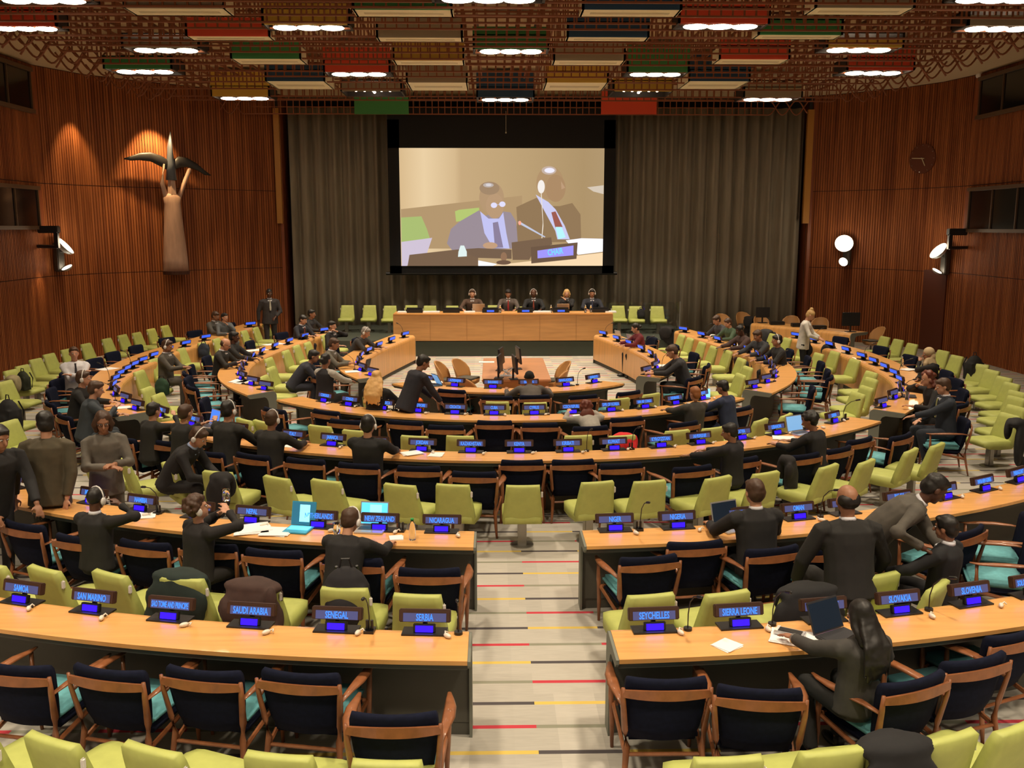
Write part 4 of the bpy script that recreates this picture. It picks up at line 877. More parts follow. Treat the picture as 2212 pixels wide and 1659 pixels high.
MB().tube([(-.17,0,2.05),(-.26,0,2.45),(-.20,-.02,2.98)],[.07,.062,.055],10,ball=True).build('raised_post',stn,t,smooth=True)
MB().tube([(.16,0,2.0),(.36,0,2.45),(.54,-.02,2.85)],[.07,.058,.06],10,ball=True).build('raised_post',stn,t,smooth=True)
def bow(sx,pts,rad):
    rings=[]
    for (x,z),(h_,th) in zip(pts,rad): rings.append([(sx*x,.0+th*math.cos(a),z+h_*math.sin(a)) for a in [2*math.pi*q/12 for q in range(12)]])
    return rings
MB().loft(bow(-1,[(.0,2.92),(.25,3.06),(.55,3.17),(.85,3.16),(1.1,3.10),(1.28,3.08)],[(.15,.09),(.16,.07),(.13,.05),(.10,.035),(.06,.02),(.015,.01)])).build('dark_bow_arm',dkb,t,smooth=True)
MB().loft(bow(1,[(.0,2.92),(.25,3.06),(.5,3.06),(.78,2.95),(1.0,2.80),(1.18,2.73)],[(.15,.09),(.16,.07),(.13,.05),(.10,.035),(.07,.02),(.015,.01)])).build('dark_bow_arm',dkb,t,smooth=True)
MB().tube([(0,-.02,2.55),(0,-.03,3.0),(0,-.04,3.45),(.04,-.04,3.88)],[.15,.12,.075,.012],12).build('tapered_spire',mat('blue_grey_carved_wood',(.07,.08,.10),.45),t,smooth=True)
# ================================================================ PEOPLE
SK={'l':mat('skin_light',(.52,.27,.17),.5),'m':mat('skin_tan',(.34,.16,.09),.5),'d':mat('skin_dark',(.09,.036,.02),.45)}
HC={'black':mat('hair_black',(.010,.008,.007),.5),'brown':mat('hair_brown',(.06,.028,.014),.55),'ginger':mat('hair_ginger',(.28,.10,.03),.6),'blonde':mat('hair_blonde',(.52,.33,.13),.55),'red':mat('hair_auburn',(.13,.03,.016),.55),'grey':mat('hair_grey',(.25,.23,.21),.6),'strawberry':mat('hair_strawberry',(.64,.37,.13),.6)}
CL={}
def cloth(c):
    k='cloth_%.3f_%.3f_%.3f'%c
    return mat(k,c,.85,noise=.18,nscale=9)
BLK=(.012,.011,.012); CHAR=(.035,.033,.03); NVY=(.012,.016,.035); GRY=(.10,.09,.075); BRN=(.07,.055,.035)
shoe_m=mat('black_leather_shoe',(.01,.009,.009),.35); shirt_m=mat('white_shirt_cloth',(.65,.66,.70),.8); eyew=mat('eye_white',(.6,.58,.55),.3); hs_m=mat('white_headset',(.70,.68,.66),.4); lip=mat('lip_tone',(.3,.10,.08),.5)
def V(*a): return Vector(a)
def ik(Sh,T,a,b,pole):
    d=T-Sh; L=d.length; m_=(a+b)*.985
    if L>m_: T=Sh+d*(m_/L); d=T-Sh; L=m_
    c=(a*a-b*b+L*L)/(2*L); h=math.sqrt(max(a*a-c*c,1e-5)); u=d/L; p=pole-u*pole.dot(u)
    if p.length<1e-4: p=V(1,0,0)
    return Sh+u*c+p.normalized()*h,T
NP=0
def person(label,pos,face,pose='sit',s=1.0,lean=8,side=0,head=(0,5),hands=None,skin='l',hair='short',hc='black',top=BLK,bot=None,z0=0,fem=False,fine=False,headset=False,shirt=None,tie=None,hunch=0,shoes=True,skirt=False,glasses=False,sleeve=None,watch=False,seat=.46,turn=0):
    """local +Y = where the body faces; pos = floor point under the hips; face = heading target point or angle"""
    global NP; NP+=1
    pos=Vector(pos); rz=face if isinstance(face,float) else rz_to(pos,Vector(face))
    t=thing('person',label,'person',(pos.x,pos.y,z0),rz)
    sm=SK[skin]; bot=bot or top
    if pose=='sit': zh=seat+.09
    else: zh=.90*s
    Pv=V(0,0,zh); La=R(lean); Sa=R(side)
    d=V(math.sin(Sa),math.sin(La)*math.cos(Sa),math.cos(La)*math.cos(Sa)).normalized()
    La2=R(lean+hunch); d2=V(math.sin(Sa),math.sin(La2),math.cos(La2)).normalized()
    tl=.50*s; mid=Pv+d*tl*.45; chest=mid+d2*tl*.32; nb=mid+d2*tl*.60; 
    rt_=V(math.cos(R(turn)),math.sin(R(turn)),0); fwd=rt_.cross(d2)*-1; fwd=d2.cross(rt_).normalized()
    shw=(.162 if fem else .188)*s
    SL,SR=[chest+d2*.075*s+rt_*k*shw for k in(-1,1)]
    hy,hp=R(head[0]),R(head[1])
    Hm=Matrix.Rotation(hy,3,'Z')@Matrix.Rotation(-hp,3,'X'); up=Hm@V(0,0,1)
    nk=nb+(d2*.5+up*.5).normalized()*.052*s
    hcn=nk+up*.105*s+Hm@V(0,.022,0)
    hs=.97 if fem else 1.0; hs*=s
    def HP(x,y,z): return hcn+Hm@(V(x,y,z)*hs)
    # legs
    legs=[]
    for k in(-1,1):
        hip=Pv+V(k*.095*s,0,-.02)
        if pose=='sit': kn=hip+V(k*.05,.40*s,.015); an=V(kn.x+k*.01,kn.y-.06+.05*k,.085)
        else: kn=V(k*.10*s,.03 if k>0 else .01,.48*s); an=V(k*.10*s,-.03+(.08*k if pose=='walk' else 0),.085)
        legs.append((hip,kn,an))
    # arms
    if hands is None: hands=((-.19,.50,.80),(.19,.50,.80)) if pose=='sit' else ((-.28,.08,.80*s),(.28,.08,.80*s))
    arms=[]
    for k,Sh,T in((-1,SL,V(*hands[0])),(1,SR,V(*hands[1]))):
        if pose=='sit' and T.z>.95: T=hcn+(T-V(0,.10,1.19))*.95
        elif pose=='sit' and lean>14: T.y+=min(.22,hcn.y*.45)
        hi=T.z>Sh.z-.05
        pole=V(k*.9,-.25,-.75 if not hi else -.5); el,T=ik(Sh,T,.285*s,.255*s,pole); arms.append((k,Sh,el,T))
    # ---- body (one continuous skin surface)
    b=MB()
    def ring_torso(g,grow):
        ax=(Pv+d*.0); rows=[(Pv-d*.10*s,.13,.10),(Pv,.165,.115),(Pv+d*.12*s,.145,.105),(mid,.150,.11),(chest-d2*.03,.172,.118),(chest+d2*.06*s,.182,.112),(nb-d2*.045*s,.13,.09),(nb-d2*.01,.075,.07)]
        out=[]
        for c,w,dp in rows:
            if fem: w*=.90; dp*=.95
            w=w*s+grow; dp=dp*s+grow; f_=d.cross(rt_).normalized()*-1
            out.append([c+rt_*(w*math.cos(a))+f_*(dp*math.sin(a)) for a in [2*math.pi*q/16 for q in range(16)]])
        g.loft(out)
    ring_torso(b,-.012)
    b.tube([nb-d2*.03,nk,nk+up*.05],[.058*s,.052*s,.055*s],10)
    for k,Sh,el,T in arms:
        b.tube([Sh,el,T],[.045*s,.036*s,.026*s],8,ball=True)
        fd=(T-el).normalized(); pal=Vector((0,0,1)); sd_=fd.cross(pal); 
        if sd_.length<.2: sd_=V(1,0,0)
        sd_.normalize(); nm_v=sd_.cross(fd).normalized()
        pc=T+fd*.055*s
        rot=Matrix((sd_,fd,nm_v)).transposed()
        b.ell(pc,(.040*s,.052*s,.017*s),rot,nu=10,nv=6)
        for q,(off,ln) in enumerate(((-.030,.062),(-.010,.074),(.011,.070),(.031,.055))):
            r0=pc+sd_*off*s+fd*.038*s; cu=.22+.06*q
            p1=r0+(fd*math.cos(cu)-nm_v*math.sin(cu))*ln*.5*s+sd_*off*.12; p2=p1+(fd*math.cos(cu*2.6)-nm_v*math.sin(cu*2.6))*ln*.5*s
            b.tube([r0,p1,p2],[.0092*s,.0088*s,.0072*s],6,ball=True)
        th=pc-sd_*k*-.032*s*(-1 if k<0 else 1)*0+sd_*(-k)*.034*s-fd*.02*s
        b.tube([th,th+(fd*.6-sd_*k*.75).normalized()*.035*s,th+(fd*.9-sd_*k*.4-nm_v*.3).normalized()*.062*s],[.013*s,.010*s,.008*s],6,ball=True)
    for hip,kn,an in legs:
        b.tube([hip,kn],[.075*s,.052*s],10,ball=True); b.tube([kn,kn.lerp(an,.35),an],[.052*s,.048*s,.032*s],10,ball=True); b.tube([an+V(0,-.03,-.04),an+V(0,.12*s,-.055)],[.028,.026],8,ball=True)
    # head
    b.ell(HP(0,-.012,.03),(.076*hs,.096*hs,.088*hs),Hm,nu=16,nv=10); b.ell(HP(0,.018,-.035),(.060*hs,.072*hs,.082*hs),Hm,nu=14,nv=10)
    b.ell(HP(0,.058,-.088),(.026*hs,.026*hs,.022*hs),Hm); b.tube([HP(0,.086,.012),HP(0,.112,-.028)],[.009,.015],8,ball=True); b.ell(HP(0,.072,.030),(.05*hs,.018,.012),Hm)
    b.tube([HP(-.02,.082,-.058),HP(.02,.082,-.058)],.008,6,ball=True)
    for k in(-1,1): b.ell(HP(k*.077,-.008,-.01),(.012*hs,.02*hs,.032*hs),Hm,nu=8,nv=6)
    vx=.0085 if fine else .0125
    body=remesh(b,'body',sm,vx,t,2)
    for k in(-1,1):
        MB().ell(HP(k*.030,.080,.008),(.013*hs,.009*hs,.008*hs),Hm,nu=8,nv=6).ell(HP(k*.030,.087,.008),(.006,.005,.006),Hm,m=1,nu=8,nv=6).build('eye',[eyew,HC['black']],t)
    # ---- clothes
    j=MB(); ring_torso(j,.020)
    if pose!='sit' or True:
        hem=Pv-d*(.14 if pose!='sit' else .05)*s; f_=d.cross(rt_).normalized()*-1
        j.loft([[c+rt_*((w_)*math.cos(a))+f_*(dp*math.sin(a)) for a in [2*math.pi*q/16 for q in range(16)]] for c,w_,dp in ((hem,.215*s*(.92 if fem else 1),.15*s),(Pv+d*.06*s,.195*s*(.90 if fem else 1),.138*s),(mid,.190*s*(.86 if fem else 1),.132*s),(chest,.205*s*(.9 if fem else 1),.132*s))])
    sl=top if sleeve is None else sleeve
    sj=MB()
    for k,Sh,el,T in arms:
        g=j if sleeve is None else sj
        g.tube([Sh-rt_*k*.03*s,Sh+rt_*k*.012,el,T-(T-el).normalized()*.025],[.080*s,.072*s,.060*s,.046*s],10,ball=False); g.ell(Sh-rt_*k*.012,(.075*s,.068*s,.062*s)); g.ell(el,(.061*s,)*3,nu=8,nv=6); g.tube([nb-rt_*k*-.03*s-d2*.02,Sh],[.05*s,.055*s],8)
    j.tube([nb-d2*.06,nb+d2*.012],[.10*s,.068*s],12)
    v2=.013 if fine else .018
    remesh(j,'jacket' if not skirt else 'blouse',cloth(top),v2,t,2)
    if sleeve is not None: remesh(sj,'sleeves',cloth(sleeve),v2,t,2)
    l_=MB(); l_.ell(Pv-V(0,0,.02),(.165*s,.125*s,.12*s))
    for hip,kn,an in legs: l_.tube([hip,kn],[.094*s,.070*s],10,ball=True); l_.tube([kn,kn.lerp(an,.4),an+V(0,0,.02)],[.068*s,.062*s,.056*s],10)
    remesh(l_,'trousers',cloth(bot),.018,t,2)
    if shoes:
        for hip,kn,an in legs: MB().ell(an+V(0,.055*s,-.045),(.045*s,.135*s,.04)).ell(an+V(0,-.02,-.02),(.04*s,.05*s,.06)).build('shoe',shoe_m,t,smooth=True)
    f2=d2.cross(rt_).normalized()
    if shirt:
        c0=nb+f2*.085*s; q=[nb-d2*.015+f2*.10*s-rt_*.055*s, nb-d2*.015+f2*.10*s+rt_*.055*s, chest-d2*.16+f2*.142*s]
        th=f2*.016; MB().add(q+[p-th*3 for p in q],[(0,1,2),(5,4,3),(0,3,4,1),(1,4,5,2),(2,5,3,0)]).build('shirt_front',mat('shirt_%.2f_%.2f'%(shirt[0],shirt[2]),shirt,.8),t)
        MB().tube([nb+d2*.004,nb+d2*.035],[.066*s,.060*s],12).build('shirt_collar',mat('shirt_%.2f_%.2f'%(shirt[0],shirt[2]),shirt,.8),t,smooth=True)
    if tie: MB().loft([[p+rt_*w_,p+f2*.012,p-rt_*w_,p-f2*.01] for p,w_ in ((nb-d2*.02+f2*.112*s,.018),(nb-d2*.05+f2*.122*s,.014),(chest-d2*.08+f2*.148*s,.026),(chest-d2*.16+f2*.150*s,.02))]).build('tie',mat('tie_%.2f_%.2f'%(tie[0],tie[2]),tie,.6),t)
    # ---- hair
    hm_=HC[hc]; g=MB(); hw=1.75 if hc=='strawberry' else 1.0
    if hair in('short','long','curly','bun','bob','curlyshort'):
        g.ell(HP(0,-.022,.045),(.083*hs,.098*hs,.083*hs),Hm,nu=16,nv=10); g.ell(HP(0,-.052,.0),(.080*hs,.066*hs,.085*hs),Hm,nu=14,nv=10)
        if hair in('short',): g.ell(HP(0,.045,.085),(.055*hs,.045*hs,.025*hs),Hm)
    if hair=='bald': g.ell(HP(0,-.048,-.012),(.080*hs,.058*hs,.055*hs),Hm,nu=14,nv=8)
    if hair=='balding': g.ell(HP(0,-.042,.008),(.083*hs,.068*hs,.070*hs),Hm,nu=14,nv=8)
    if hair=='cropped': g.ell(HP(0,-.018,.036),(.079*hs,.098*hs,.087*hs),Hm,nu=16,nv=10)
    if hair=='long':
        g.tube([HP(0,-.05,.05),HP(0,-.085,-.06),nb-f2*.12*s,chest+d2*.02-f2*.165*s,chest-d2*.09-f2*.165*s],[.066,.074*hw,.074*hw,.07*hw,.035*hw],14,flat=.55,up=f2)
        rr=random.Random(NP)
        for q in range(22): x=rr.uniform(-.085,.085)*hw; g.tube([HP(x*.7,-.07,.0),nb+rt_*x-f2*.15*s,chest+rt_*x*1.1-d2*rr.uniform(.0,.12)-f2*.185*s],[.02,.017,.006],5)
        for k in(-1,1): g.tube([HP(k*.06,-.01,.04),HP(k*.082,-.02,-.06),nb+rt_*k*.065-f2*.07],[.026,.028,.022],8,ball=True)
    if hair=='bob':
        for k in(-1,1): g.tube([HP(k*.055,0,.05),HP(k*.085,-.005,-.03),HP(k*.075,-.01,-.10)],[.035,.036,.025],8,ball=True)
        g.ell(HP(0,-.06,-.05),(.085*hs,.055*hs,.08*hs),Hm)
    if hair=='bun': g.ell(HP(0,-.06,.135),(.045*hs,)*3)
    if hair=='lowbun': g.ell(HP(0,-.022,.045),(.083*hs,.098*hs,.083*hs),Hm,nu=16,nv=10); g.ell(HP(0,-.052,.0),(.080*hs,.066*hs,.085*hs),Hm); g.ell(HP(0,-.13,-.0),(.045*hs,)*3)
    if hair in('curly','curlyshort','curlylong'):
        rr=random.Random(NP)
        if hair=='curlylong': g.ell(HP(0,-.03,.03),(.088*hs,.09*hs,.085*hs),Hm)
        n_=70
        for q in range(n_):
            th=rr.uniform(0,2*math.pi); ph=rr.uniform(-.3 if hair=='curlyshort' else -.9,1.35); x=math.cos(th)*math.cos(ph); y=math.sin(th)*math.cos(ph); z=math.sin(ph)
            if y>.35 and z<.55: continue
            p=HP(x*.098,y*.105-.02,z*.10+.03 if hair!='curlylong' else z*.10+.02-(.12 if z<0 and y<0 else 0)); rad=rr.uniform(.022,.036); g.ell(p,(rad,)*3,nu=6,nv=5)
        if hair=='curlylong': g.ell(HP(0,-.09,-.14),(.115,.06,.13),Hm)
    if hair=='hijab':
        g.ell(HP(0,-.02,.035),(.094*hs,.106*hs,.098*hs),Hm); g.ell(HP(0,-.055,-.06),(.09,.075,.10),Hm); g.tube([HP(0,-.02,-.06),nb-d2*.02,chest-d2*.02+f2*.02],[.088,.12,.13],14); g.tube([HP(-.05,.03,-.09),nb-rt_*.07+f2*.10,chest-rt_*.06-d2*.12+f2*.15],[.035,.045,.035],8,ball=True)
        remesh(g,'headscarf',mat('beige_scarf',(.50,.38,.22),.8),.011,t,2); g=None
    if hair=='hat': 
        g.ell(HP(0,-.02,.05),(.09*hs,.105*hs,.09*hs),Hm); g.tube([HP(0,-.015,.0),HP(0,-.015,.045)],[.094,.09],14)
        remesh(g,'knitted_hat',mat('black_knit',(.01,.01,.01),.9),.011,t,2); g=None
    if g is not None and g.v:
        if hair in('bald','cropped') and hc=='none': pass
        else: remesh(g,'hair',hm_,.009 if fine else .0115,t,1 if 'curly' in hair else 2,disp=0 if 'curly' in hair else .02)
    if headset:
        h=MB()
        for k in(-1,1): h.ell(HP(k*.094,-.005,-.015),(.016,.030,.038),Hm,nu=10,nv=6)
        h.tube([HP(k*.098*math.cos(a),-.005,.0+.135*math.sin(a)) for k,a in [(1,math.pi*q/8) for q in range(9)]],.007,6)
        h.build('headset',hs_m,t,smooth=True)
    if glasses:
        h=MB()
        for k in(-1,1):
            h.tube([HP(k*.032+.022*math.cos(a),.100,.008+.017*math.sin(a)) for a in [2*math.pi*q/10 for q in range(11)]],.003,5); h.tube([HP(k*.054,.098,.012),HP(k*.082,-.0,.008)],.003,5)
        h.build('glasses',black_pl,t)
    if watch: k,Sh,el,T=arms[0]; fd=(T-el).normalized(); MB().tube([T-fd*.035,T-fd*.018],[.037,.036],14).build('wristwatch',steel,t)
    t['headz']=round(hcn.z,3); del t['headz']
    return t,hcn
RH=None
def ring_person(label,px,py,rhip,aim=None,**k):
    # head stays on its sight line, hips stay on the chair; lean and build are solved
    hp0=k.pop('head',(0,5)); best=None; seat=k.get('seat',.44)
    d=ray(px,py)
    for L in range(-4,46,2):
        for s in (.86,.9,.94,.98,1.02,1.06):
            hu=max(0,(L-10)*.6); l1,l2=R(L),R(L+hu); hpz=R(hp0[1])
            off=s*(math.sin(l1)*.225+math.sin(l2)*.30)+.05*math.sin(l2)+.06*math.sin(hpz)+.02
            zz=seat+.09+s*(math.cos(l1)*.225+math.cos(l2)*.30+.14*math.cos(hpz)+.02)
            t_=(zz-EYE.z)/d.z; q=EYE+d*t_; rr=(q-Vector((C0.x,C0.y,q.z))).length
            e=abs(rr-(rhip-off))+abs(s-.96)*.25+abs(L-k.get('lean',8))*.006
            if best is None or e<best[0]: best=(e,L,s,hu,q,off)
    e,L,s,hu,q,off=best; a=ang(q); hip=pol(rhip,a); f=Vector((C0.x,C0.y,0))-hip; f.normalize()
    if aim is not None: f=(Matrix.Rotation(R(aim),3,'Z')@f); hip=Vector((q.x,q.y,0))-f*off
    k.update(lean=L,hunch=hu,s=s,seat=seat,head=hp0); k.pop('side',None)
    return person(label,hip,hip+f,**k)
def seat_person(label,px,py,zhead,face_to=None,**k):
    """head shows at px,py at height zhead; hips placed behind the head by the lean"""
    lean=k.get('lean',8); hp=gz(px,py,zhead+k.get('z0',0)); hp.z=0
    tgt=Vector((C0.x,C0.y,0)) if face_to is None else (hp+Vector((*face_to,0)) )
    f=(tgt-hp); f.z=0; f.normalize()
    s=k.get('s',1.0); L=R(lean); L2=R(lean+k.get('hunch',0)); off=math.sin(L)*.225*s+math.sin(L2)*.275*s+.03+.10*math.sin(R(k.get('head',(0,5))[1]))+.05*math.sin(L2)
    sd_=math.sin(R(k.get('side',0)))*.55; r_=Vector((f.y,-f.x,0))
    hips=hp-f*off-r_*sd_
    return person(label,hips,hips+f,**k)
W=(.65,.65,.70)
# near right
ring_person('woman with long black hair in a dark grey jacket typing at the black laptop',1862,1330,12.85,8,lean=7,fem=True,s=.95,hair='long',hc='black',skin='m',top=(.05,.047,.044),bot=(.012,.012,.012),hands=((-.22,.52,.79),(.24,.30,.76)),fine=True,head=(10,10),watch=True)
ring_person('brown-haired man in a black suit typing on the thin black laptop',1630,1062,10.7,None,lean=6,hair='short',hc='brown',top=BLK,hands=((-.24,.50,.79),(.15,.44,.79)),fine=True,shirt=W,head=(4,8))
seat_person('broad balding man in a black suit seen from behind, elbows out',1828,1092,1.30,(-.05,1),lean=12,hair='balding',hc='black',skin='m',top=(.014,.013,.012),seat=.55,hands=((-.34,.28,.62),(.34,.28,.62)),fine=True,s=1.06,shirt=W,head=(0,4))
p=gz(1942,1050,1.36); 
person('man in a grey suit bending over the desk towards a seated colleague',(p.x-.22,p.y+.0,0),R(-115),pose='stand',lean=38,hunch=12,hair='short',hc='black',skin='d',top=(.085,.075,.062),bot=(.012,.012,.012),hands=((.02,.62,.82),(.34,.42,.98)),head=(20,35),fine=True,shirt=W,tie=(.02,.02,.02),turn=8)
ring_person('black-coated man leaning right, head near the grey-suited man',2045,1140,11.2,25,lean=10,side=4,hair='short',hc='black',skin='m',top=(.010,.010,.012),hands=((-.30,.35,.72),(.32,.25,.66)),fine=True,shirt=W,s=1.05)
# near left
ring_person('black-suited man holding one hand at his headset on the left',205,1078,10.98,None,lean=10,hair='cropped',hc='black',skin='d',top=(.013,.012,.012),hands=((-.22,.42,.78),(.20,.17,1.14)),headset=True,fine=True,shirt=W)
ring_person('curly-haired person in black drinking from a glass with a headset',430,1098,10.95,-25,lean=4,hair='curlyshort',hc='brown',top=(.014,.012,.012),hands=((.02,.32,1.10),(.12,.33,1.14)),head=(-25,-12),headset=True,fine=True,s=.97)
ring_person('brown-haired man in a black suit typing on the bright cyan laptop',755,1122,11.0,-8,lean=16,hunch=10,hair='short',hc='brown',top=(.013,.012,.013),hands=((.0,.42,.78),(.22,.44,.78)),fine=True,head=(-8,22),headset=True)
# standing left
p=gz(92,905,1.64); person('standing man in a brown-grey suit leaning on the second desk, back turned',(p.x,p.y+.02,0),(p.x-.15,p.y+1.5,0),pose='stand',lean=4,hair='short',hc='black',skin='l',top=(.075,.06,.035),bot=(.055,.045,.03),hands=((-.33,-.02,.85),(.20,-.12,.80)),head=(25,6),fine=True,s=1.0)
p=gz(222,900,1.56); person('standing woman with a brown bob in a grey suit holding papers',(p.x-.02,p.y+.02,0),(p.x+.7,p.y-1.0,0),pose='stand',lean=3,fem=True,hair='bob',hc='brown',skin='m',top=(.13,.115,.095),bot=(.11,.10,.08),hands=((-.02,.30,1.10),(.04,.32,1.08)),head=(-10,14),fine=True,s=.96,glasses=True)
p=gz(2,950,1.52); person('dark-suited man cut by the left frame edge leaning towards the desk',(p.x-.18,p.y+.1,0),(p.x+1,p.y-.7,0),pose='stand',lean=18,hair='short',hc='black',skin='m',top=(.02,.02,.022),hands=((-.2,.45,.80),(.2,.42,.82)),head=(0,15),fine=True)
# four men at the left end of the third desk
ring_person('leftmost of the four dark-suited men at the third desk, hand raised',335,886,7.95,None,lean=6,hair='short',hc='black',top=(.014,.013,.012),hands=((-.15,.45,.79),(.20,.28,1.12)),fine=False)
ring_person('second of the four dark-suited men, both hands raised over a laptop',407,890,7.9,None,lean=8,hair='short',hc='brown',top=(.014,.013,.012),hands=((-.05,.42,.98),(.22,.40,1.05)))
ring_person('third of the four dark-suited men at the third desk, headset on',497,885,7.7,None,lean=8,hair='short',hc='black',top=(.018,.017,.015),headset=True)
ring_person('rightmost of the four men, tall in black with a headset beside ITALY',588,905,7.7,None,lean=8,hair='short',hc='brown',skin='m',top=(.014,.013,.012),headset=True,s=1.04)
seat_person('man in black with a headset bending forward on a green chair',430,945,1.10,(1,-.1),lean=26,hunch=14,hair='short',hc='brown',top=(.013,.012,.013),hands=((-.10,.38,.62),(.12,.40,.62)),head=(-10,30),headset=True,shirt=(.35,.45,.7))
ring_person('black-haired man in a black suit seen from behind below the JAPAN sign',795,918,7.75,None,lean=5,hair='short',hc='black',top=(.010,.010,.011),s=1.04,headset=True)
ring_person('black-haired man in a dark suit turned left at the LATVIA sign',1578,932,8.02,25,lean=8,hair='short',hc='black',skin='m',top=(.012,.011,.014),hands=((-.28,.45,.80),(.05,.48,.80)),head=(25,10))
ring_person('black-haired person in a black suit at the silver laptop beside LEBANON',1752,908,8.02,15,lean=10,hair='curlyshort',hc='black',skin='m',top=(.011,.010,.011),hands=((-.22,.48,.80),(.10,.48,.80)),head=(15,18),s=1.03)
ring_person('ginger-haired man in a grey-brown suit at the fourth desk',1501,850,5.65,None,lean=8,hair='short',hc='ginger',top=(.05,.045,.038))
ring_person('black-haired man in a dark blue suit at the fourth desk',1562,836,5.65,12,lean=10,hair='short',hc='black',skin='m',top=(.018,.026,.065),head=(10,16))
ring_person('red curly-haired woman in a pale grey top at the fourth desk',1280,888,5.5,None,lean=8,fem=True,s=.94,hair='curlylong',hc='red',top=(.30,.28,.25),bot=BLK)
ring_person('person in a black hat and grey coat at the innermost desk',1143,815,3.25,None,lean=14,hair='hat',skin='m',top=(.10,.085,.075),s=1.05,hands=((-.36,.42,.78),(.36,.42,.78)))
seat_person('woman with long strawberry blonde hair seen from behind',815,832,1.10,(.25,1),lean=6,fem=True,s=.98,hair='long',hc='strawberry',top=BLK)
p=gz(905,797,1.38); person('black-haired person in a dark jumper standing bent over the innermost desk',(p.x-.18,p.y-.08,0),(p.x+1.2,p.y+.9,0),pose='stand',lean=24,hair='short',hc='black',skin='m',top=(.014,.014,.022),bot=(.03,.05,.10),hands=((.02,.55,.80),(.22,.50,.82)),head=(-15,25),s=.97)
# left outer desk
seat_person('man in a white shirt with crossed arms, turned round on his armchair',160,765,1.22,(.55,-1),lean=-4,hair='short',hc='brown',top=(.60,.60,.64),bot=(.015,.015,.02),hands=((.12,.26,.88),(-.10,.24,.90)),head=(0,0),tie=(.02,.02,.025))
seat_person('dark-suited man with a headset at the bend of the left outermost desk',182,822,1.18,(1,.15),lean=14,hair='short',hc='brown',top=(.012,.012,.012),headset=True)
seat_person('man in a slate blue jacket at the near end of the left outermost desk',208,842,1.20,(1,.5),lean=14,hair='short',hc='brown',top=(.035,.045,.055),hands=((-.1,.48,.80),(.15,.42,.95)),head=(0,14))
seat_person('man in a grey suit with a headset sitting sideways on a green chair',362,748,1.22,(1,-.1),lean=2,hair='short',hc='brown',skin='m',top=(.07,.062,.05),hands=((-.05,.38,.80),(.06,.40,.82)),head=(0,12),headset=True,shirt=W)
seat_person('balding reader in a dark suit at the left middle side desk',487,742,1.22,(1,-.1),lean=10,hair='balding',hc='brown',top=(.018,.017,.015),hands=((-.1,.45,.86),(.12,.45,.86)),head=(0,25),shirt=W,glasses=True)
seat_person('dark-haired person behind the balding reader with dark clothes',507,733,1.18,(1,0),lean=6,hair='short',hc='black',skin='d',top=(.012,.012,.012))
seat_person('man in a grey suit at the far part of the left outermost desk',466,684,1.20,(1,-.5),lean=8,hair='short',hc='brown',skin='m',top=(.075,.07,.062),head=(0,18),shirt=W)
seat_person('dark-haired person leaning the cheek on a hand beside the grey-suited man',486,690,1.14,(.8,-.6),lean=8,hair='short',hc='black',top=(.10,.11,.12),hands=((.05,.24,1.02),(.15,.4,.80)),s=.95)
seat_person('man in a navy suit writing at the far end of the left middle desk',655,691,1.20,(1,-.45),lean=14,hair='short',hc='black',top=(.015,.017,.026),head=(0,20),shirt=W,tie=(.25,.05,.03),hands=((-.1,.5,.82),(.2,.5,.82)))
seat_person('person behind the navy-suited writer at the left middle desk',674,680,1.20,(1,-.3),lean=10,hair='short',hc='black',skin='m',top=(.015,.015,.018))
p=gz(602,628,1.66); person('dark-skinned man in a dark suit with a pale scarf standing near the curtain',(p.x,min(p.y,26.6),0),(p.x+.5,p.y-2.5,0),pose='walk',lean=2,hair='cropped',hc='black',skin='d',top=(.035,.030,.032),bot=(.028,.024,.026),hands=((-.12,.24,1.02),(.33,-.05,.82)),head=(0,10),shirt=W,tie=(.5,.46,.38),s=1.06)
seat_person('dark-haired woman in a black suit at the innermost left desk, far end',718,707,1.20,(1,-.35),lean=2,fem=True,hair='short',hc='black',top=(.013,.012,.014),hands=((.0,.22,1.06),(.2,.35,.80)),shirt=W,head=(0,4))
seat_person('grey-haired man with a headset bending over the innermost left desk',790,722,1.10,(1,-.3),lean=24,hunch=8,hair='short',hc='grey',top=(.035,.033,.033),headset=True,head=(0,25))
seat_person('man in a beige-grey suit at the innermost left desk',722,746,1.18,(1,-.1),lean=12,hair='short',hc='brown',skin='m',top=(.11,.10,.078),hands=((-.1,.48,.82),(.15,.52,.84)),head=(0,20),shirt=W)
seat_person('bearded man in a navy suit leaning forward over a green chair',678,768,1.12,(1,.1),lean=34,hunch=6,hair='short',hc='black',skin='m',top=(.020,.022,.035),head=(-5,18),hands=((-.1,.5,.60),(.15,.5,.60)))
seat_person('woman seen from behind in a dark top with pale sleeves',705,780,1.20,(.6,1),lean=4,fem=True,hair='lowbun',hc='black',skin='m',top=(.014,.012,.015),sleeve=(.42,.40,.36),s=.98)
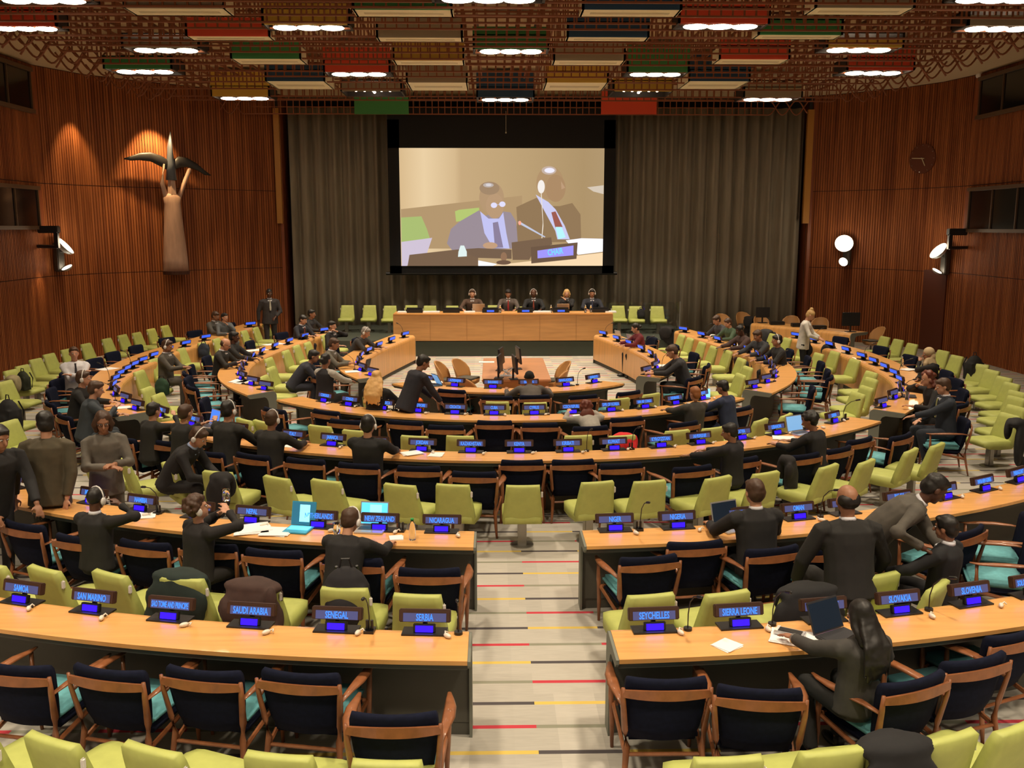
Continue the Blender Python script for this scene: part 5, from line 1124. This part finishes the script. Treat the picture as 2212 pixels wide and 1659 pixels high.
# podium
for px,py,lb,hr,hcx,sk,tp,hs_,kw in ((1020,648,'man with a headset in a brown jacket at the podium, leftmost','short','brown','l',(.08,.045,.03),True,dict(lean=10,hands=((-.2,.42,.83),(.25,.48,.80)))),
    (1098,652,'man in a grey suit with a red tie at the podium, second from left','short','black','m',(.09,.07,.062),False,dict(tie=(.4,.03,.03),head=(0,14))),
    (1153,648,'bald man with a headset in a black suit at the podium, centre','bald','black','d',(.012,.012,.014),True,dict(tie=(.25,.03,.03))),
    (1225,652,'blonde woman resting her chin on her hand at the podium','bob','blonde','l',(.012,.012,.014),False,dict(fem=True,hands=((.06,.26,1.02),(.2,.45,.80)))),
    (1280,650,'man with a headset in a navy suit at the podium, rightmost','short','black','m',(.015,.018,.03),True,dict(tie=(.05,.06,.12)))):
    p=gy(px,py,26.55); kw=dict(kw); kw.setdefault('lean',8); kw.setdefault('head',(0,5))
    person(lb,(p.x,26.82,0),(p.x,20,0),z0=.42,hair=hr,hc=hcx,skin=sk,top=tp,headset=hs_,shirt=W,**kw)
# right
seat_person('woman in a maroon top with a dark bun at the innermost right desk',1372,712,1.14,(-1,-.15),lean=12,fem=True,s=.95,hair='lowbun',hc='black',top=(.13,.012,.02),bot=BLK,head=(0,18))
seat_person('brown-haired man in a dark suit writing at the innermost right desk',1452,762,1.18,(-1,.05),lean=22,hair='short',hc='brown',top=(.022,.022,.026),bot=BLK,head=(0,28),hands=((-.1,.52,.80),(.12,.52,.80)),s=1.05)
seat_person('grey-jacketed person reading papers at the far right middle desk',1548,694,1.16,(-1,-.3),lean=14,hair='short',hc='brown',top=(.05,.05,.055),head=(0,30))
seat_person('woman in a green floral top at the far right middle desk',1572,701,1.14,(-1,-.4),lean=12,fem=True,s=.96,hair='short',hc='brown',top=(.05,.09,.05),head=(0,22))
seat_person('dark-skinned man in a brown jacket writing at the right middle desk',1598,718,1.14,(-1,-.3),lean=18,hair='cropped',hc='black',skin='d',top=(.06,.032,.028),head=(0,25))
seat_person('man in a dark slate jacket reading at the right middle desk',1636,730,1.14,(-1,-.45),lean=16,hair='short',hc='brown',skin='m',top=(.028,.030,.036),head=(0,25))
seat_person('black-haired man with a headset turned left at the right middle desk',1677,740,1.18,(-1,-.1),lean=10,hair='short',hc='black',skin='m',top=(.012,.012,.013),headset=True)
p=gz(1742,674,1.60); person('standing blonde woman in a white sweater folding a black coat',(p.x-.02,p.y+.05,0),(p.x+1.2,p.y-.5,0),pose='stand',lean=6,fem=True,hair='bun',hc='blonde',top=(.62,.60,.55),bot=(.010,.010,.011),hands=((.0,.36,1.02),(.10,.34,1.00)),head=(0,28),s=.98)
seat_person('woman in a beige headscarf and black coat, hand at her mouth',2004,770,1.18,(-1,.05),lean=6,fem=True,hair='hijab',skin='m',top=(.011,.010,.011),hands=((.03,.24,1.05),(-.1,.30,.78)),head=(0,8))
seat_person('red-haired woman in black resting her head on her hand',2003,830,1.12,(-1,.05),lean=14,fem=True,hair='curlylong',hc='red',top=(.011,.010,.011),hands=((-.15,.45,.80),(.14,.20,1.06)),head=(0,15))
seat_person('man in a dark blue suit with a yellow tie at the right outermost desk',2036,838,1.20,(-1,.12),lean=4,hair='short',hc='brown',top=(.016,.022,.034),hands=((-.1,.52,.79),(.1,.35,.70)),head=(0,14),shirt=W,tie=(.3,.3,.12))
# ================================================================ COATS AND BAGS
def lump(name,label,cat,px,py,z,blobs,colr,rz=0,disp=.06,par=None):
    p=gz(px,py,z); g=MB()
    for c,r_ in blobs: g.ell(c,r_)
    o=remesh(g,name,cloth(colr),.02,None,2,disp=0); 
    o.location=(p.x,p.y,0); o.rotation_euler=(0,0,rz); tag(o,label,cat); return o
def coat(px,py,label,colr,w=.24,drop=.35,zt=.80,rz=None,fluff=1.0):
    p=gz(px,py,zt); rz=rz_to(p,C0) if rz is None else rz
    rr=random.Random(int(px)); B_=[((0,-.02,zt-.05),(w,.11*fluff,.07)),((0,-.09,zt-.05-drop*.5),(w*1.12,.065*fluff,drop*.55)),((.0,.07,zt-.15),(w*.9,.05,.16))]
    for q in range(9): B_.append(((rr.uniform(-w,w),-.10+rr.uniform(-.03,.03),zt-.1-rr.uniform(0,drop)),(.05,.045,.11)))
    return lump('coat',label,'coat',px,py,zt,B_,colr,rz)
coat(391,1232,'dark green coat draped over a green chair before SAO TOME',(.012,.024,.02),.26,.34)
coat(548,1252,'dark brown jacket draped over a green chair before SAUDI ARABIA',(.055,.028,.022),.25,.34)
coat(1742,1262,'black coat heaped on the green chair behind the black laptop',(.010,.010,.011),.27,.34)
coat(480,1022,'black coat hanging on a green chair beside the bending man',(.010,.009,.010),.15,.38)
coat(1345,936,'bright red coat over the green chair before the KUWAIT sign',(.62,.02,.025),.17,.14,.78,fluff=.7)
coat(1700,985,'black coat hanging on an armchair beside the LEBANON seat',(.014,.012,.013),.09,.42)
coat(1790,745,'black coat draped over a green chair beside the standing woman',(.010,.010,.013),.2,.40)
coat(1738,718,'long black coat held in front of the standing blonde woman',(.008,.008,.010),.10,.75,1.12)
coat(712,800,'blue denim jacket hanging on the chair of the pale-sleeved woman',(.035,.06,.085),.22,.36)
coat(893,858,'bright orange jacket hanging on the armchair at the innermost desk',(.70,.12,.012),.20,.26,.72)
coat(28,812,'beige coat over a green chair by the left wall',(.32,.27,.15),.16,.4)
coat(1618,684,'black coat hanging over a tan shell chair at the right',(.012,.011,.012),.18,.35)
coat(1440,706,'black coat on the chair behind the innermost right desk',(.014,.012,.013),.22,.4)
coat(1655,712,'grey jacket hanging behind the man in the dark slate jacket',(.04,.04,.045),.2,.35)
coat(1930,1590,'large black bag and coat hanging behind the armchair of the long-haired woman',(.010,.010,.012),.24,.45)
coat(2192,905,'black coat hanging behind the nearest green chair on the right',(.012,.012,.014),.2,.6,.85)
def backpack(px,py,z,label,colr,rz=0,s=1.0,z0=.43):
    p=gz(px,py,z); t=thing('backpack',label,'bag',(p.x,p.y,z0),rz)
    remesh(MB().ell((0,0,.20*s),(.17*s,.12*s,.22*s)).box((0,0,.15*s),(.28*s,.18*s,.28*s)).ell((0,-.1*s,.14*s),(.12*s,.05*s,.11*s)),'bag_body',cloth(colr),.018,t,3)
    MB().tube([(-.05,0,.40*s),(-.03,0,.47*s),(.03,0,.47*s),(.05,0,.40*s)],.009,6).build('handle',black_pl,t)
    for k in(-1,1): MB().tube([(k*.08,.1*s,.38*s),(k*.10,.15*s,.25*s),(k*.09,.12*s,.05*s)],.012,6).build('strap',black_pl,t)
    return t
backpack(748,1278,.70,'black backpack on the green chair before the SENEGAL sign',(.012,.011,.014),R(5),1.15)
backpack(2103,800,.62,'large black bag on a green chair by the right wall',(.010,.010,.010),R(20),1.2)
backpack(50,822,.62,'dark green bag with a red edge on a green chair by the left wall',(.02,.025,.012),R(-30),.9)
backpack(20,905,.62,'black bag heaped on a green chair near the left frame edge',(.012,.012,.014),R(-30),1.2)
backpack(1385,676,1.02,'black bag on the middle green chair right of the podium',(.008,.008,.010),R(0),.75,.84)
backpack(350,835,.60,'dark green box bag on a green chair behind the grey-suited man',(.012,.045,.02),R(0),.8)
backpack(440,752,.66,'dark blue rucksack on a green chair before the left outermost desk',(.02,.028,.045),R(0),.85)
backpack(1715,1010,.30,'dark red knitted bag lying under the green chair at the right',(.10,.008,.015),R(0),.7,0)
backpack(960,1575,.20,'black bag standing by the desk end at the aisle',(.010,.010,.010),R(10),1.0,0) if False else None


p=gz(250,970,1.07); o=MB().box((0,0,0),(.20,.14,.006),Matrix.Rotation(R(35),3,'X')).build('paper_sheet',paper); o.location=p; o.rotation_euler=(0,0,R(40)); tag(o,'white papers held by the standing woman in the grey suit','paper')
bpy.data.scenes.remove(TS)
